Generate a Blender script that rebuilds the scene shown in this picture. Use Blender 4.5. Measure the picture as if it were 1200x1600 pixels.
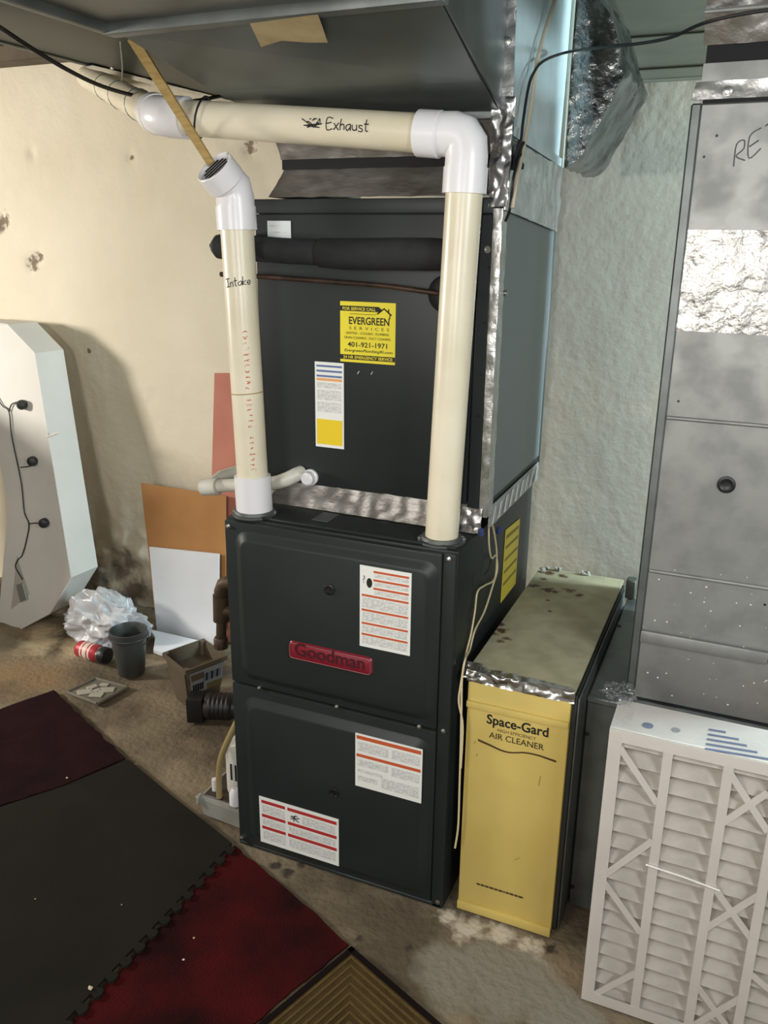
import bpy, bmesh, math, random
from mathutils import Vector, Matrix, noise
random.seed(7)
V = Vector
scene = bpy.context.scene
col = scene.collection
for o in list(bpy.data.objects): bpy.data.objects.remove(o)

# ------------------------------------------------------------------ camera
CAM = V((1.03945, -1.52091, 1.47163))
AX = V((0.91734942, 0.39791669, 0.01150377))
BX = V((-0.13174075, 0.27618933, 0.95203142))
WX = V((-0.37565198, 0.87486099, -0.30578397))
FPX = 1322.07
cam_data = bpy.data.cameras.new('camera')
cam_data.sensor_fit = 'VERTICAL'
cam_data.sensor_height = 36.0
cam_data.lens = 36.0 * FPX / 1600.0
cam_data.clip_start = 0.02
cam = bpy.data.objects.new('camera', cam_data)
m = Matrix((AX, BX, -WX)).transposed().to_4x4()
m.translation = CAM
cam.matrix_world = m
col.objects.link(cam)
scene.camera = cam

# ------------------------------------------------------------------ world, lights, exposure
world = bpy.data.worlds.new('world'); scene.world = world
world.use_nodes = True
world.node_tree.nodes['Background'].inputs[0].default_value = (0.8, 0.85, 0.9, 1)
world.node_tree.nodes['Background'].inputs[1].default_value = 0.05
vs = scene.view_settings
vs.view_transform = 'Standard'; vs.look = 'None'; vs.gamma = 1.0; vs.exposure = 0.0
vs.use_curve_mapping = False

def light(name, kind, loc, target, energy, color, size=0.3, size_y=None):
    d = bpy.data.lights.new(name, kind)
    d.energy = energy; d.color = color
    if kind == 'AREA':
        d.size = size
        if size_y: d.shape = 'RECTANGLE'; d.size_y = size_y
    else:
        d.shadow_soft_size = size
    o = bpy.data.objects.new(name, d); col.objects.link(o)
    o.location = loc
    o.rotation_euler = (V(target) - V(loc)).to_track_quat('-Z', 'Y').to_euler()
    return o
light('left_room_lamp', 'AREA', (-3.1, -0.75, 1.42), (-0.6, 1.0, 0.7), 76, (1.0, 0.955, 0.88), 0.32)
light('right_window_daylight', 'AREA', (2.6, 0.80, 1.55), (0.5, 0.45, 1.35), 100, (0.72, 0.92, 1.0), 0.32, 0.9)
light('right_room_lamp', 'AREA', (2.3, -1.4, 1.75), (0.5, 0.6, 1.2), 25, (0.88, 0.95, 1.0), 0.5)
flash = light('phone_flash', 'SPOT', (0.955, -1.53, 1.43), (0.62, 0.3, 1.22), 38, (1.0, 0.97, 0.93), 0.03)
flash.data.spot_size = math.radians(118); flash.data.spot_blend = 1.0
light('fill_light_behind', 'AREA', (-0.1, -3.0, 1.7), (0.1, 0.6, 1.15), 36, (1.0, 0.97, 0.92), 0.8)  # added soft frontal fill from behind the camera, no known lamp there

# ------------------------------------------------------------------ pixel helpers (1200x1600 frame)
def ray(px, py): return AX * ((px - 600) / FPX) - BX * ((py - 800) / FPX) + WX
def U(px, py, ax, val):
    i = 'xyz'.index(ax); d = ray(px, py)
    return CAM + d * ((val - CAM[i]) / d[i])
def UP(px, py, p, n):
    d = ray(px, py); n = V(n)
    return CAM + d * ((V(p) - CAM).dot(n) / d.dot(n))

# ------------------------------------------------------------------ materials
def lin(c):
    out = []
    for v in c:
        v = v / 255.0
        out.append(v / 12.92 if v <= 0.04045 else ((v + 0.055) / 1.055) ** 2.4)
    return (*out, 1.0)
MATS = {}
def mat(name, c, rough=0.5, metal=0.0, c2=None, nscale=8.0, nlo=0.4, nhi=0.65, bump=0.0, bscale=40.0, bdist=0.002, detail=6, coat=0.0, rough2=None, spec=None, aniso_scale=None):
    if name in MATS: return MATS[name]
    M = bpy.data.materials.new(name); M.use_nodes = True
    nt = M.node_tree; b = nt.nodes['Principled BSDF']
    b.inputs['Base Color'].default_value = lin(c)
    b.inputs['Roughness'].default_value = rough
    b.inputs['Metallic'].default_value = metal
    if spec is not None: b.inputs['Specular IOR Level'].default_value = spec
    if coat: b.inputs['Coat Weight'].default_value = coat; b.inputs['Coat Roughness'].default_value = 0.2
    tc = nt.nodes.new('ShaderNodeTexCoord')
    vec = tc.outputs['Object']
    if aniso_scale:
        mp = nt.nodes.new('ShaderNodeMapping'); mp.inputs['Scale'].default_value = aniso_scale
        nt.links.new(vec, mp.inputs['Vector']); vec = mp.outputs['Vector']
    if c2 or rough2 is not None:
        n = nt.nodes.new('ShaderNodeTexNoise'); n.inputs['Scale'].default_value = nscale; n.inputs['Detail'].default_value = detail
        nt.links.new(vec, n.inputs['Vector'])
        mr = nt.nodes.new('ShaderNodeMapRange'); mr.inputs['From Min'].default_value = nlo; mr.inputs['From Max'].default_value = nhi
        nt.links.new(n.outputs['Fac'], mr.inputs['Value'])
        if c2:
            mx = nt.nodes.new('ShaderNodeMix'); mx.data_type = 'RGBA'
            mx.inputs['A'].default_value = lin(c); mx.inputs['B'].default_value = lin(c2)
            nt.links.new(mr.outputs['Result'], mx.inputs['Factor'])
            nt.links.new(mx.outputs['Result'], b.inputs['Base Color'])
        if rough2 is not None:
            mf = nt.nodes.new('ShaderNodeMix'); mf.data_type = 'FLOAT'
            mf.inputs['A'].default_value = rough; mf.inputs['B'].default_value = rough2
            nt.links.new(mr.outputs['Result'], mf.inputs['Factor'])
            nt.links.new(mf.outputs['Result'], b.inputs['Roughness'])
    if bump:
        n2 = nt.nodes.new('ShaderNodeTexNoise'); n2.inputs['Scale'].default_value = bscale; n2.inputs['Detail'].default_value = 5
        nt.links.new(vec, n2.inputs['Vector'])
        bp = nt.nodes.new('ShaderNodeBump'); bp.inputs['Strength'].default_value = bump; bp.inputs['Distance'].default_value = bdist
        nt.links.new(n2.outputs['Fac'], bp.inputs['Height'])
        nt.links.new(bp.outputs['Normal'], b.inputs['Normal'])
    MATS[name] = M
    return M

def add_spots(M, spots, c, soft=0.3, nscale=30, namp=0.5):
    """stains of their own shape: blotches around given object-space points (x, y, z, radius)"""
    nt = M.node_tree; b = nt.nodes['Principled BSDF']
    tc = nt.nodes.new('ShaderNodeTexCoord')
    n = nt.nodes.new('ShaderNodeTexNoise'); n.inputs['Scale'].default_value = nscale; n.inputs['Detail'].default_value = 6
    nt.links.new(tc.outputs['Object'], n.inputs['Vector'])
    acc = None
    for (x, y, z, r) in spots:
        d = nt.nodes.new('ShaderNodeVectorMath'); d.operation = 'DISTANCE'; d.inputs[1].default_value = (x, y, z)
        nt.links.new(tc.outputs['Object'], d.inputs[0])
        q = nt.nodes.new('ShaderNodeMath'); q.operation = 'DIVIDE'; q.inputs[1].default_value = r
        nt.links.new(d.outputs['Value'], q.inputs[0])
        if acc is None: acc = q.outputs[0]
        else:
            mn = nt.nodes.new('ShaderNodeMath'); mn.operation = 'MINIMUM'
            nt.links.new(acc, mn.inputs[0]); nt.links.new(q.outputs[0], mn.inputs[1]); acc = mn.outputs[0]
    ma = nt.nodes.new('ShaderNodeMath'); ma.operation = 'MULTIPLY_ADD'; ma.inputs[1].default_value = -4 * namp; ma.inputs[2].default_value = 2 * namp
    nt.links.new(n.outputs['Fac'], ma.inputs[0])
    ad = nt.nodes.new('ShaderNodeMath'); ad.operation = 'ADD'
    nt.links.new(acc, ad.inputs[0]); nt.links.new(ma.outputs[0], ad.inputs[1])
    mr = nt.nodes.new('ShaderNodeMapRange'); mr.inputs['From Min'].default_value = 1.0; mr.inputs['From Max'].default_value = 1.0 - soft
    nt.links.new(ad.outputs[0], mr.inputs['Value'])
    mx = nt.nodes.new('ShaderNodeMix'); mx.data_type = 'RGBA'
    mx.inputs['B'].default_value = lin(c)
    old = b.inputs['Base Color']
    if old.links:
        nt.links.new(old.links[0].from_socket, mx.inputs['A'])
    else: mx.inputs['A'].default_value = old.default_value
    nt.links.new(mr.outputs['Result'], mx.inputs['Factor'])
    nt.links.new(mx.outputs['Result'], b.inputs['Base Color'])

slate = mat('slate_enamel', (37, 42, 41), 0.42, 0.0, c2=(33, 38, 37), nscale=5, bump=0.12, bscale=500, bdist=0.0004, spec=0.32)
slate_side_lit = mat('slate_enamel_side_lit', (104, 112, 113), 0.4, 0.0, c2=(100, 108, 109), nscale=4)  # same slate paint, with the light from the right put into its colour
pvc = mat('cream_pvc', (224, 215, 192), 0.32, 0, c2=(212, 202, 176), nscale=6)
pvc_white = mat('white_pvc', (226, 224, 226), 0.3, 0)
pvc_grey = mat('old_white_pvc', (205, 203, 192), 0.4, 0, c2=(185, 180, 166), nscale=14)
galv = mat('galvanized_steel', (150, 150, 147), 0.5, 0.6, c2=(134, 134, 131), nscale=16, rough2=0.6, bump=0.15, bscale=18, bdist=0.004)
galv_dull = mat('dull_galvanized_steel', (120, 124, 122), 0.5, 0.8, c2=(104, 108, 106), nscale=14)
duct_dark = mat('dark_duct_steel', (112, 118, 116), 0.4, 0.75, c2=(100, 106, 104), nscale=7)
duct_green = mat('green_grey_duct_steel', (50, 57, 44), 0.5, 0.4, c2=(55, 63, 49), nscale=5)
duct_daylit = mat('daylit_duct_steel', (200, 216, 218), 0.4, 0.3, c2=(182, 200, 203), nscale=12, bump=0.1, bscale=25, bdist=0.003)  # plenum side: brightness and blue cast of the daylight put into the steel colour
foil = mat('foil_tape', (200, 200, 200), 0.26, 1.0, c2=(186, 184, 182), nscale=16, bump=0.35, bscale=30, bdist=0.006, rough2=0.36)
foil_dull = mat('dull_foil', (150, 146, 141), 0.42, 0.75, c2=(132, 126, 120), nscale=12, bump=0.35, bscale=26, bdist=0.005, aniso_scale=(1,1,3))
black = mat('black_plastic', (22, 22, 22), 0.45)
black_gap = mat('black_gap', (10, 10, 11), 0.8)
foam_black = mat('black_foam_insulation', (34, 35, 36), 0.85, 0, c2=(28, 29, 30), nscale=30, bump=0.4, bscale=120, bdist=0.002)
copper = mat('dull_copper', (82, 62, 52), 0.5, 0.6, c2=(52, 44, 40), nscale=30)
yellow_panel = mat('yellow_enamel', (206, 182, 104), 0.5, 0, c2=(198, 173, 94), nscale=5)
top_tan = mat('dusty_tan_enamel', (166, 160, 130), 0.7, 0, c2=(150, 144, 116), nscale=18, bump=0.2, bscale=90)
paper = mat('label_paper', (226, 226, 220), 0.6)
ink_black = mat('black_ink', (24, 22, 20), 0.6)
ink_brown = mat('brown_ink', (72, 50, 26), 0.6)
orange = mat('orange_print', (190, 84, 44), 0.6)
red_print = mat('red_print', (170, 44, 44), 0.6)
grey_print = mat('grey_print', (192, 192, 188), 0.6, c2=(214, 214, 210), nscale=160, nlo=0.42, nhi=0.58)
blue_print = mat('blue_print', (84, 104, 150), 0.6)
sticker_yellow = mat('yellow_sticker', (232, 214, 48), 0.45)
label_yellow = mat('label_yellow', (226, 196, 30), 0.5)
screw_metal = mat('screw_steel', (190, 190, 188), 0.3, 1.0)
wire_cream = mat('cream_wire', (206, 190, 152), 0.5)
wire_black = mat('black_wire', (20, 20, 20), 0.5)

# ------------------------------------------------------------------ mesh helpers
def B(): return bmesh.new()
def box(bm, x0, x1, y0, y1, z0, z1, bevel=0.0, seg=2, xf=None):
    ps = [(x0,y0,z0),(x1,y0,z0),(x1,y1,z0),(x0,y1,z0),(x0,y0,z1),(x1,y0,z1),(x1,y1,z1),(x0,y1,z1)]
    vs_ = [bm.verts.new(xf @ V(p) if xf else p) for p in ps]
    fs = [bm.faces.new([vs_[i] for i in f]) for f in ((0,3,2,1),(4,5,6,7),(0,1,5,4),(1,2,6,5),(2,3,7,6),(3,0,4,7))]
    if bevel:
        es = {e for f in fs for e in f.edges}
        bmesh.ops.bevel(bm, geom=list(es), offset=bevel, segments=seg, affect='EDGES', profile=0.6)
    return bm
def hexa(bm, bot, top):
    """solid between two loops with equally many points"""
    a = [bm.verts.new(p) for p in bot]; b = [bm.verts.new(p) for p in top]
    n = len(a)
    bm.faces.new(a[::-1]); bm.faces.new(b)
    for i in range(n): bm.faces.new((a[i], a[(i+1)%n], b[(i+1)%n], b[i]))
    return bm
def prism(bm, pts, vec):
    pts = [V(p) for p in pts]; vec = V(vec)
    return hexa(bm, pts, [p + vec for p in pts])
def tube(bm, pts, r, n=12, caps=True, smooth_path=0):
    pts = [V(p) for p in pts]
    if smooth_path: pts = catmull(pts, smooth_path)
    rs = r if isinstance(r, (list, tuple)) else [r] * len(pts)
    if len(rs) != len(pts):
        k = len(rs); rs = [rs[min(k-1, int(i * k / len(pts)))] for i in range(len(pts))]
    rings = []
    t0 = (pts[1] - pts[0]).normalized()
    ref = V((0, 0, 1)) if abs(t0.z) < 0.9 else V((1, 0, 0))
    u = t0.cross(ref).normalized()
    for i, p in enumerate(pts):
        if i == 0: t = pts[1] - pts[0]
        elif i == len(pts) - 1: t = pts[-1] - pts[-2]
        else: t = (pts[i+1] - p).normalized() + (p - pts[i-1]).normalized()
        if t.length < 1e-9: t = t0
        t = t.normalized()
        u = (u - t * u.dot(t))
        u = u.normalized() if u.length > 1e-6 else t.orthogonal().normalized()
        w = t.cross(u)
        rings.append([bm.verts.new(p + (u * math.cos(2*math.pi*k/n) + w * math.sin(2*math.pi*k/n)) * rs[i]) for k in range(n)])
    for a, b in zip(rings, rings[1:]):
        for k in range(n): bm.faces.new((a[k], a[(k+1)%n], b[(k+1)%n], b[k]))
    if caps:
        bm.faces.new(rings[0][::-1]); bm.faces.new(rings[-1])
    return bm
def catmull(P, k):
    out = []
    n = len(P)
    for i in range(n - 1):
        p0 = P[max(i-1, 0)]; p1 = P[i]; p2 = P[i+1]; p3 = P[min(i+2, n-1)]
        for j in range(k):
            t = j / k
            out.append(0.5 * ((2*p1) + (p2-p0)*t + (2*p0-5*p1+4*p2-p3)*t*t + (3*p1-p0-3*p2+p3)*t**3))
    out.append(P[-1]); return out
def lathe(bm, prof, base, axis=(0,0,1), n=28, close=True):
    base = V(base); ax = V(axis).normalized()
    u = ax.orthogonal().normalized(); w = ax.cross(u)
    rings = []
    for r, h in prof:
        rings.append([bm.verts.new(base + ax*h + (u*math.cos(2*math.pi*k/n) + w*math.sin(2*math.pi*k/n))*max(r, 1e-5)) for k in range(n)])
    for a, b in zip(rings, rings[1:]):
        for k in range(n): bm.faces.new((a[k], a[(k+1)%n], b[(k+1)%n], b[k]))
    if close:
        bm.faces.new(rings[0][::-1]); bm.faces.new(rings[-1])
    return bm
def rrect(x0, x1, z0, z1, r, k=5):
    pts = []
    for cx, cz, a0 in ((x1-r, z1-r, 0), (x0+r, z1-r, 90), (x0+r, z0+r, 180), (x1-r, z0+r, 270)):
        for i in range(k+1):
            a = math.radians(a0 + 90*i/k); pts.append((cx + r*math.cos(a), cz + r*math.sin(a)))
    return pts
def pad(bm, x0, x1, z0, z1, yb, h, inset, r):
    """stamped raised panel facing -y"""
    loops = []
    for t, dy in ((0, 0), (0.35, 0.25*h), (0.75, 0.85*h), (1.0, h)):
        d = inset * t
        loops.append([bm.verts.new((x, yb - dy, z)) for x, z in rrect(x0+d, x1-d, z0+d, z1-d, max(r-d*0.3, 0.004))])
    for a, b in zip(loops, loops[1:]):
        n = len(a)
        for i in range(n): bm.faces.new((a[i], b[i], b[(i+1)%n], a[(i+1)%n]))
    bm.faces.new(loops[-1]); bm.faces.new(loops[0][::-1])
    return bm
def sheet(bm, c00, c10, c11, c01, nu, nv, thick=0.0, amp=0.0, sc=20.0, seed=0.0):
    """bilinear patch with crumple; thick gives a closed slab"""
    c00, c10, c11, c01 = map(V, (c00, c10, c11, c01))
    nrm = (c10 - c00).cross(c01 - c00).normalized()
    def grid(off, amp_):
        g = []
        for j in range(nv + 1):
            row = []
            for i in range(nu + 1):
                u, v = i/nu, j/nv
                p = c00*(1-u)*(1-v) + c10*u*(1-v) + c11*u*v + c01*(1-u)*v
                d = noise.noise((p + V((seed, seed*0.7, 0))) * sc) + 0.5*noise.noise((p + V((0, seed, seed))) * sc * 2.3)
                row.append(bm.verts.new(p + nrm * (off + amp_ * d)))
            g.append(row)
        return g
    g = grid(0, amp)
    for j in range(nv):
        for i in range(nu): bm.faces.new((g[j][i], g[j][i+1], g[j+1][i+1], g[j+1][i]))
    if thick:
        h = grid(-thick, 0)
        for j in range(nv):
            for i in range(nu): bm.faces.new((h[j][i], h[j+1][i], h[j+1][i+1], h[j][i+1]))
        for i in range(nu):
            bm.faces.new((g[0][i], h[0][i], h[0][i+1], g[0][i+1])); bm.faces.new((g[nv][i], g[nv][i+1], h[nv][i+1], h[nv][i]))
        for j in range(nv):
            bm.faces.new((g[j][0], g[j+1][0], h[j+1][0], h[j][0])); bm.faces.new((g[j][nu], h[j][nu], h[j+1][nu], g[j+1][nu]))
    return bm
def xform(bm, M_): bmesh.ops.transform(bm, matrix=M_, verts=bm.verts); return bm
def rz(deg, about=(0,0,0)):
    a = V(about); return Matrix.Translation(a) @ Matrix.Rotation(math.radians(deg), 4, 'Z') @ Matrix.Translation(-a)

def world_loc(o):
    p = V((0, 0, 0))
    while o: p = p + o.location; o = o.parent
    return p
def obj(name, bm, M_, parent=None, smooth=True, angle=38, normals=True):
    if normals: bmesh.ops.recalc_face_normals(bm, faces=bm.faces)
    if smooth:
        for f in bm.faces: f.smooth = True
        for e in bm.edges:
            if len(e.link_faces) == 2 and e.calc_face_angle(0) > math.radians(angle): e.smooth = False
    xs = [v.co for v in bm.verts]
    lo = V((min(p[i] for p in xs) for i in range(3))); hi = V((max(p[i] for p in xs) for i in range(3)))
    org = V(((lo.x+hi.x)/2, (lo.y+hi.y)/2, lo.z))
    bmesh.ops.translate(bm, verts=bm.verts, vec=-org)
    me = bpy.data.meshes.new(name); bm.to_mesh(me); bm.free()
    me.materials.append(M_)
    o = bpy.data.objects.new(name, me); col.objects.link(o)
    if parent: o.parent = parent; o.location = org - world_loc(parent)
    else: o.location = org
    return o
def tag(o, label, cat=None, group=None):
    o['label'] = label
    if cat: o['category'] = cat
    if group: o['group'] = group
    return o
def thing(name, label, cat, loc, group=None):
    o = bpy.data.objects.new(name, None); o.empty_display_size = 0.05
    col.objects.link(o); o.location = loc
    return tag(o, label, cat, group)
def struct(name, bm, M_, parent=None, **k):
    o = obj(name, bm, M_, parent, **k)
    if not parent: o['kind'] = 'structure'
    return o
def text(name, body, P, right, up, width, M_, parent, height=None, align='CENTER', bold=0.0, shear=0.0, ext=0.0004, spacing=1.0):
    """flat lettering: P is the middle (or left) of the baseline"""
    cu = bpy.data.curves.new('lettering', 'FONT'); cu.body = body; cu.size = 1.0
    cu.offset = bold; cu.shear = shear; cu.space_character = spacing; cu.resolution_u = 3
    to = bpy.data.objects.new('lettering', cu); col.objects.link(to)
    dg = bpy.context.evaluated_depsgraph_get()
    me = bpy.data.meshes.new_from_object(to.evaluated_get(dg))
    bpy.data.objects.remove(to); bpy.data.curves.remove(cu)
    bm = B(); bm.from_mesh(me); bpy.data.meshes.remove(me)
    xs = [v.co.x for v in bm.verts]; ys = [v.co.y for v in bm.verts]
    w = max(xs) - min(xs); s = width / w; sy = s if not height else height / (max(ys) - min(0, min(ys)))
    right, up = V(right).normalized(), V(up).normalized(); nrm = right.cross(up)
    x0 = (min(xs)+max(xs))/2 if align == 'CENTER' else min(xs)
    for v in bm.verts:
        v.co = V(P) + right*((v.co.x - x0)*s) + up*(v.co.y*sy) + nrm*ext
    return obj(name, bm, M_, parent, smooth=False, normals=False)
X, Y, Z = V((1,0,0)), V((0,1,0)), V((0,0,1))

RECT = {}
def sticker(name, M_, parent, x0, x1, z0, z1, y, th=0.0012, label=None, tilt=0.0):
    bm = B(); box(bm, x0, x1, y - th, y, z0, z1)
    o = obj(name, bm, M_, parent, smooth=False)
    if label: o['label'] = label
    RECT[o.name] = (x0, x1, z0, z1, y - th)
    return o
def printed(st, name, M_, u0, u1, v0, v1, th=0.0004):
    x0, x1, z0, z1, y = RECT[st.name]
    bm = B(); box(bm, x0+(x1-x0)*u0, x0+(x1-x0)*u1, y-th, y, z0+(z1-z0)*v0, z0+(z1-z0)*v1)
    return obj(name, bm, M_, st, smooth=False)
def ptext(st, name, body, u, v, wu, M_, hv=None, **k):
    x0, x1, z0, z1, y = RECT[st.name]
    return text(name, body, (x0+(x1-x0)*u, y-0.0003, z0+(z1-z0)*v), X, Z, (x1-x0)*wu, M_, st, height=(z1-z0)*hv if hv else None, **k)
def screw(parent, p, r=0.005, axis=(0,-1,0), M_=None):
    bm = B(); lathe(bm, [(r*1.3,0),(r*1.3,0.001),(r,0.0015),(r*0.95,0.004),(r*0.4,0.005)], p, axis, 10)
    return obj('screw', bm, M_ or screw_metal, parent)

# strokes of handwriting, letters in a unit box
HAND = {'E': [[(.6,1),(0,.95),(0,0),(.6,.05)],[(0,.5),(.5,.55)]], 'x': [[(0,.55),(.5,0)],[(.5,.6),(0,0)]],
 'h': [[(.05,1),(0,0)],[(0,.3),(.25,.5),(.42,.35),(.42,0)]], 'a': [[(.5,.5),(.15,.45),(.02,.2),(.2,0),(.45,.2),(.5,.5),(.52,0)]],
 'u': [[(0,.5),(.02,.12),(.2,0),(.42,.15),(.45,.5)],[(.45,.5),(.48,0)]], 's': [[(.4,.5),(.1,.45),(.1,.3),(.4,.2),(.35,0),(0,.02)]],
 't': [[(.2,1),(.2,.1),(.4,0)],[(0,.6),(.45,.62)]], 'I': [[(.3,1),(.3,0)],[(0,1),(.6,1)],[(0,0),(.6,0)]],
 'n': [[(0,.5),(0,0)],[(0,.3),(.2,.5),(.4,.4),(.42,0)]], 'k': [[(0,1),(0,0)],[(.4,.55),(0,.25),(.45,0)]],
 'e': [[(0,.25),(.45,.3),(.35,.52),(.1,.45),(.0,.2),(.2,0),(.45,.08)]], 'R': [[(0,0),(0.1,1),(.5,.95),(.5,.6),(.1,.5),(.6,0)]],
 'T': [[(0,.95),(.8,1.05)],[(.4,1),(.35,0)]], 'U': [[(0,1),(0,.2),(.25,0),(.5,.2),(.5,1)]], 'N': [[(0,0),(0,1),(.5,0),(.5,1)]]}
def handwriting(name, word, f, size, r, M_, parent, gap=0.25, jitter=0.05):
    """f(u, v) gives the surface point u metres along and v metres up"""
    rnd = random.Random(word); bm = B(); x = 0
    for ch in word:
        for st in HAND[ch]:
            pts = [V((x + a*size + rnd.uniform(-1,1)*jitter*size*0.4, b*size + rnd.uniform(-1,1)*jitter*size, 0)) for a, b in st]
            pts = catmull(pts, 4) if len(pts) > 2 else [pts[0].lerp(pts[-1], i/4) for i in range(5)]
            tube(bm, [f(p.x, p.y) for p in pts], r, 5)
        x += (max(a for st in HAND[ch] for a, b in st) + gap) * size
    return obj(name, bm, M_, parent)

# ================================================================== THE ROOM
WY = 1.05           # face of the back wall
XL, XR, YF, ZC = -3.3, 2.8, -3.3, 2.10
def fbm(p, k=4):
    a, s = 1.0, 0.0
    for i in range(k):
        s += a * noise.noise(p); p = p * 2.1; a *= 0.5
    return s
plaster = mat('old_plaster', (217, 207, 186), 0.85, 0, c2=(205, 194, 170), nscale=2.2, nlo=0.35, nhi=0.7, bump=0.36, bscale=40, bdist=0.006)
def wall_y(x, z):
    d = 0.004 * fbm(V((x*2.2, 0.3, z*2.2)), 2) + 0.0016 * fbm(V((x*16, 1.7, z*16)), 3)
    # crumbling base behind the bag
    q = math.exp(-(((x + 1.2)/0.34)**2 + ((z - 0.16)/0.22)**2))
    d += q * (0.035 * fbm(V((x*7, 4.2, z*7))) - 0.03)
    if x < -0.4:
        # knocked-out hollows in the plaster
        for hx, hz, hr, dep in HOLES:
            g = ((x-hx)**2 + (z-hz)**2) / hr**2
            if g < 4: d += dep * math.exp(-g)
    return WY - 0.012 - d * (1.0 if x < 0.2 else 0.6)
HOLES = []
for px, py, r, dep in ((50, 410, 0.030, -0.014), (62, 404, 0.02, -0.012), (4, 345, 0.03, -0.012), (52, 240, 0.02, -0.010), (205, 245, 0.02, -0.008), (390, 235, 0.02, -0.01)):
    p = U(px, py, 'y', WY); HOLES.append((p.x, p.z, r, dep))
bm = B()
xs = [XL + (XR - XL) * i / 60 for i in range(0, 16)]
xs = [XL + 0.15*i for i in range(int((-1.75 - XL)/0.15))] + [-1.75 + 0.0125*i for i in range(int((1.25+1.75)/0.0125)+1)] + [1.35 + 0.145*i for i in range(11)]
zs = [0.0 + 0.0125*i for i in range(int(ZC/0.0125)+1)]
g = [[bm.verts.new((x, wall_y(x, z), z)) for x in xs] for z in zs]
for j in range(len(zs)-1):
    for i in range(len(xs)-1): bm.faces.new((g[j][i], g[j][i+1], g[j+1][i+1], g[j+1][i]))
r0 = [bm.verts.new((xs[0], WY+0.15, z)) for z in (0, zs[-1])]
r1 = [bm.verts.new((xs[-1], WY+0.15, z)) for z in (0, zs[-1])]
bm.faces.new((r0[0], r0[1], r1[1], r1[0]))
wb = struct('wall_back', bm, plaster, normals=False)
tag(wb, 'old cream plastered basement wall behind the furnace, cracked and crumbling at its foot')
wo = wb.location
def wsp(px, py, r):
    p = U(px, py, 'y', WY - 0.012); return (p.x - wo.x, p.y - wo.y, p.z - wo.z, r)
add_spots(plaster, [wsp(50,410,0.035), wsp(60,402,0.025), wsp(4,345,0.035), wsp(0,352,0.03), wsp(205,245,0.012), wsp(390,232,0.025), wsp(392,222,0.02), wsp(140,549,0.012)], (120, 106, 88), 0.5, 60, 0.5)
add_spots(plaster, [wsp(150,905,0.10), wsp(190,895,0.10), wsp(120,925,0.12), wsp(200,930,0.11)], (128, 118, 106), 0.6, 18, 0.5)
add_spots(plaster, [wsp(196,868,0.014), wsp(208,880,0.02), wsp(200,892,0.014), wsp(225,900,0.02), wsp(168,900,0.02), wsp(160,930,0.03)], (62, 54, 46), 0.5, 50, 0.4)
# broad grey blotches over the stretch of wall right of the furnace
add_spots(plaster, [(0.75-wo.x, WY-wo.y, 1.4-wo.z, 0.75), (1.9-wo.x, WY-wo.y, 1.2-wo.z, 1.2), (0.9-wo.x, WY-wo.y, 0.7-wo.z, 0.6)], (176, 176, 166), 0.6, 3, 0.2)

concrete = mat('dirty_concrete', (134, 119, 95), 0.9, 0, c2=(86, 74, 57), nscale=4.5, nlo=0.36, nhi=0.62, bump=0.6, bscale=55, bdist=0.01)
bm = B()
fx = [XL + 0.25*i for i in range(int((-1.8-XL)/0.25)+1)] + [-1.75 + 0.025*i for i in range(int(3.2/0.025)+1)] + [1.6 + 0.24*i for i in range(6)]
fy = [YF + 0.25*i for i in range(int((-0.8-YF)/0.25)+1)] + [-0.75 + 0.025*i for i in range(int(1.85/0.025)+1)]
def floor_z(x, y):
    z = 0.003 * fbm(V((x*5, y*5, 0.2))) + 0.002 * fbm(V((x*19, y*19, 3)))
    if x < -0.6 and y > 0.65: z += 0.02 * min(1, (y-0.65)/0.08) * (0.7 + 0.5*fbm(V((x*8, y*8, 7))))
    return min(z, 0.03) - 0.004
g = [[bm.verts.new((x, y, floor_z(x, y))) for x in fx] for y in fy]
for j in range(len(fy)-1):
    for i in range(len(fx)-1): bm.faces.new((g[j][i], g[j][i+1], g[j+1][i+1], g[j+1][i]))
fl = struct('floor', bm, concrete, normals=False)
tag(fl, 'dirty tan and grey concrete basement floor')
fo = fl.location
def fsp(px, py, r):
    p = U(px, py, 'z', 0); return (p.x - fo.x, p.y - fo.y, p.z - fo.z, r)
add_spots(concrete, [fsp(130,1010,0.10), fsp(70,990,0.10), fsp(200,1020,0.08), fsp(60,1005,0.1)], (196, 176, 142), 0.7, 14, 0.4)
add_spots(concrete, [fsp(730,1450,0.05), fsp(780,1455,0.04), fsp(700,1430,0.03), fsp(830,1480,0.04)], (190, 178, 160), 0.7, 40, 0.6)
add_spots(concrete, [fsp(700,1520,0.09), fsp(800,1540,0.12), fsp(760,1500,0.07), fsp(870,1590,0.1)], (128, 122, 108), 0.4, 8, 0.4)
add_spots(concrete, [fsp(560,1465,0.012), fsp(638,1480,0.012), fsp(450,1362,0.02), fsp(430,1350,0.02), fsp(860,1480,0.02), fsp(470,1350,0.015)], (62, 50, 40), 0.5, 60, 0.4)
add_spots(concrete, [fsp(60,1060,0.16), fsp(20,1050,0.16)], (128, 104, 74), 0.8, 8, 0.3)

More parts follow.
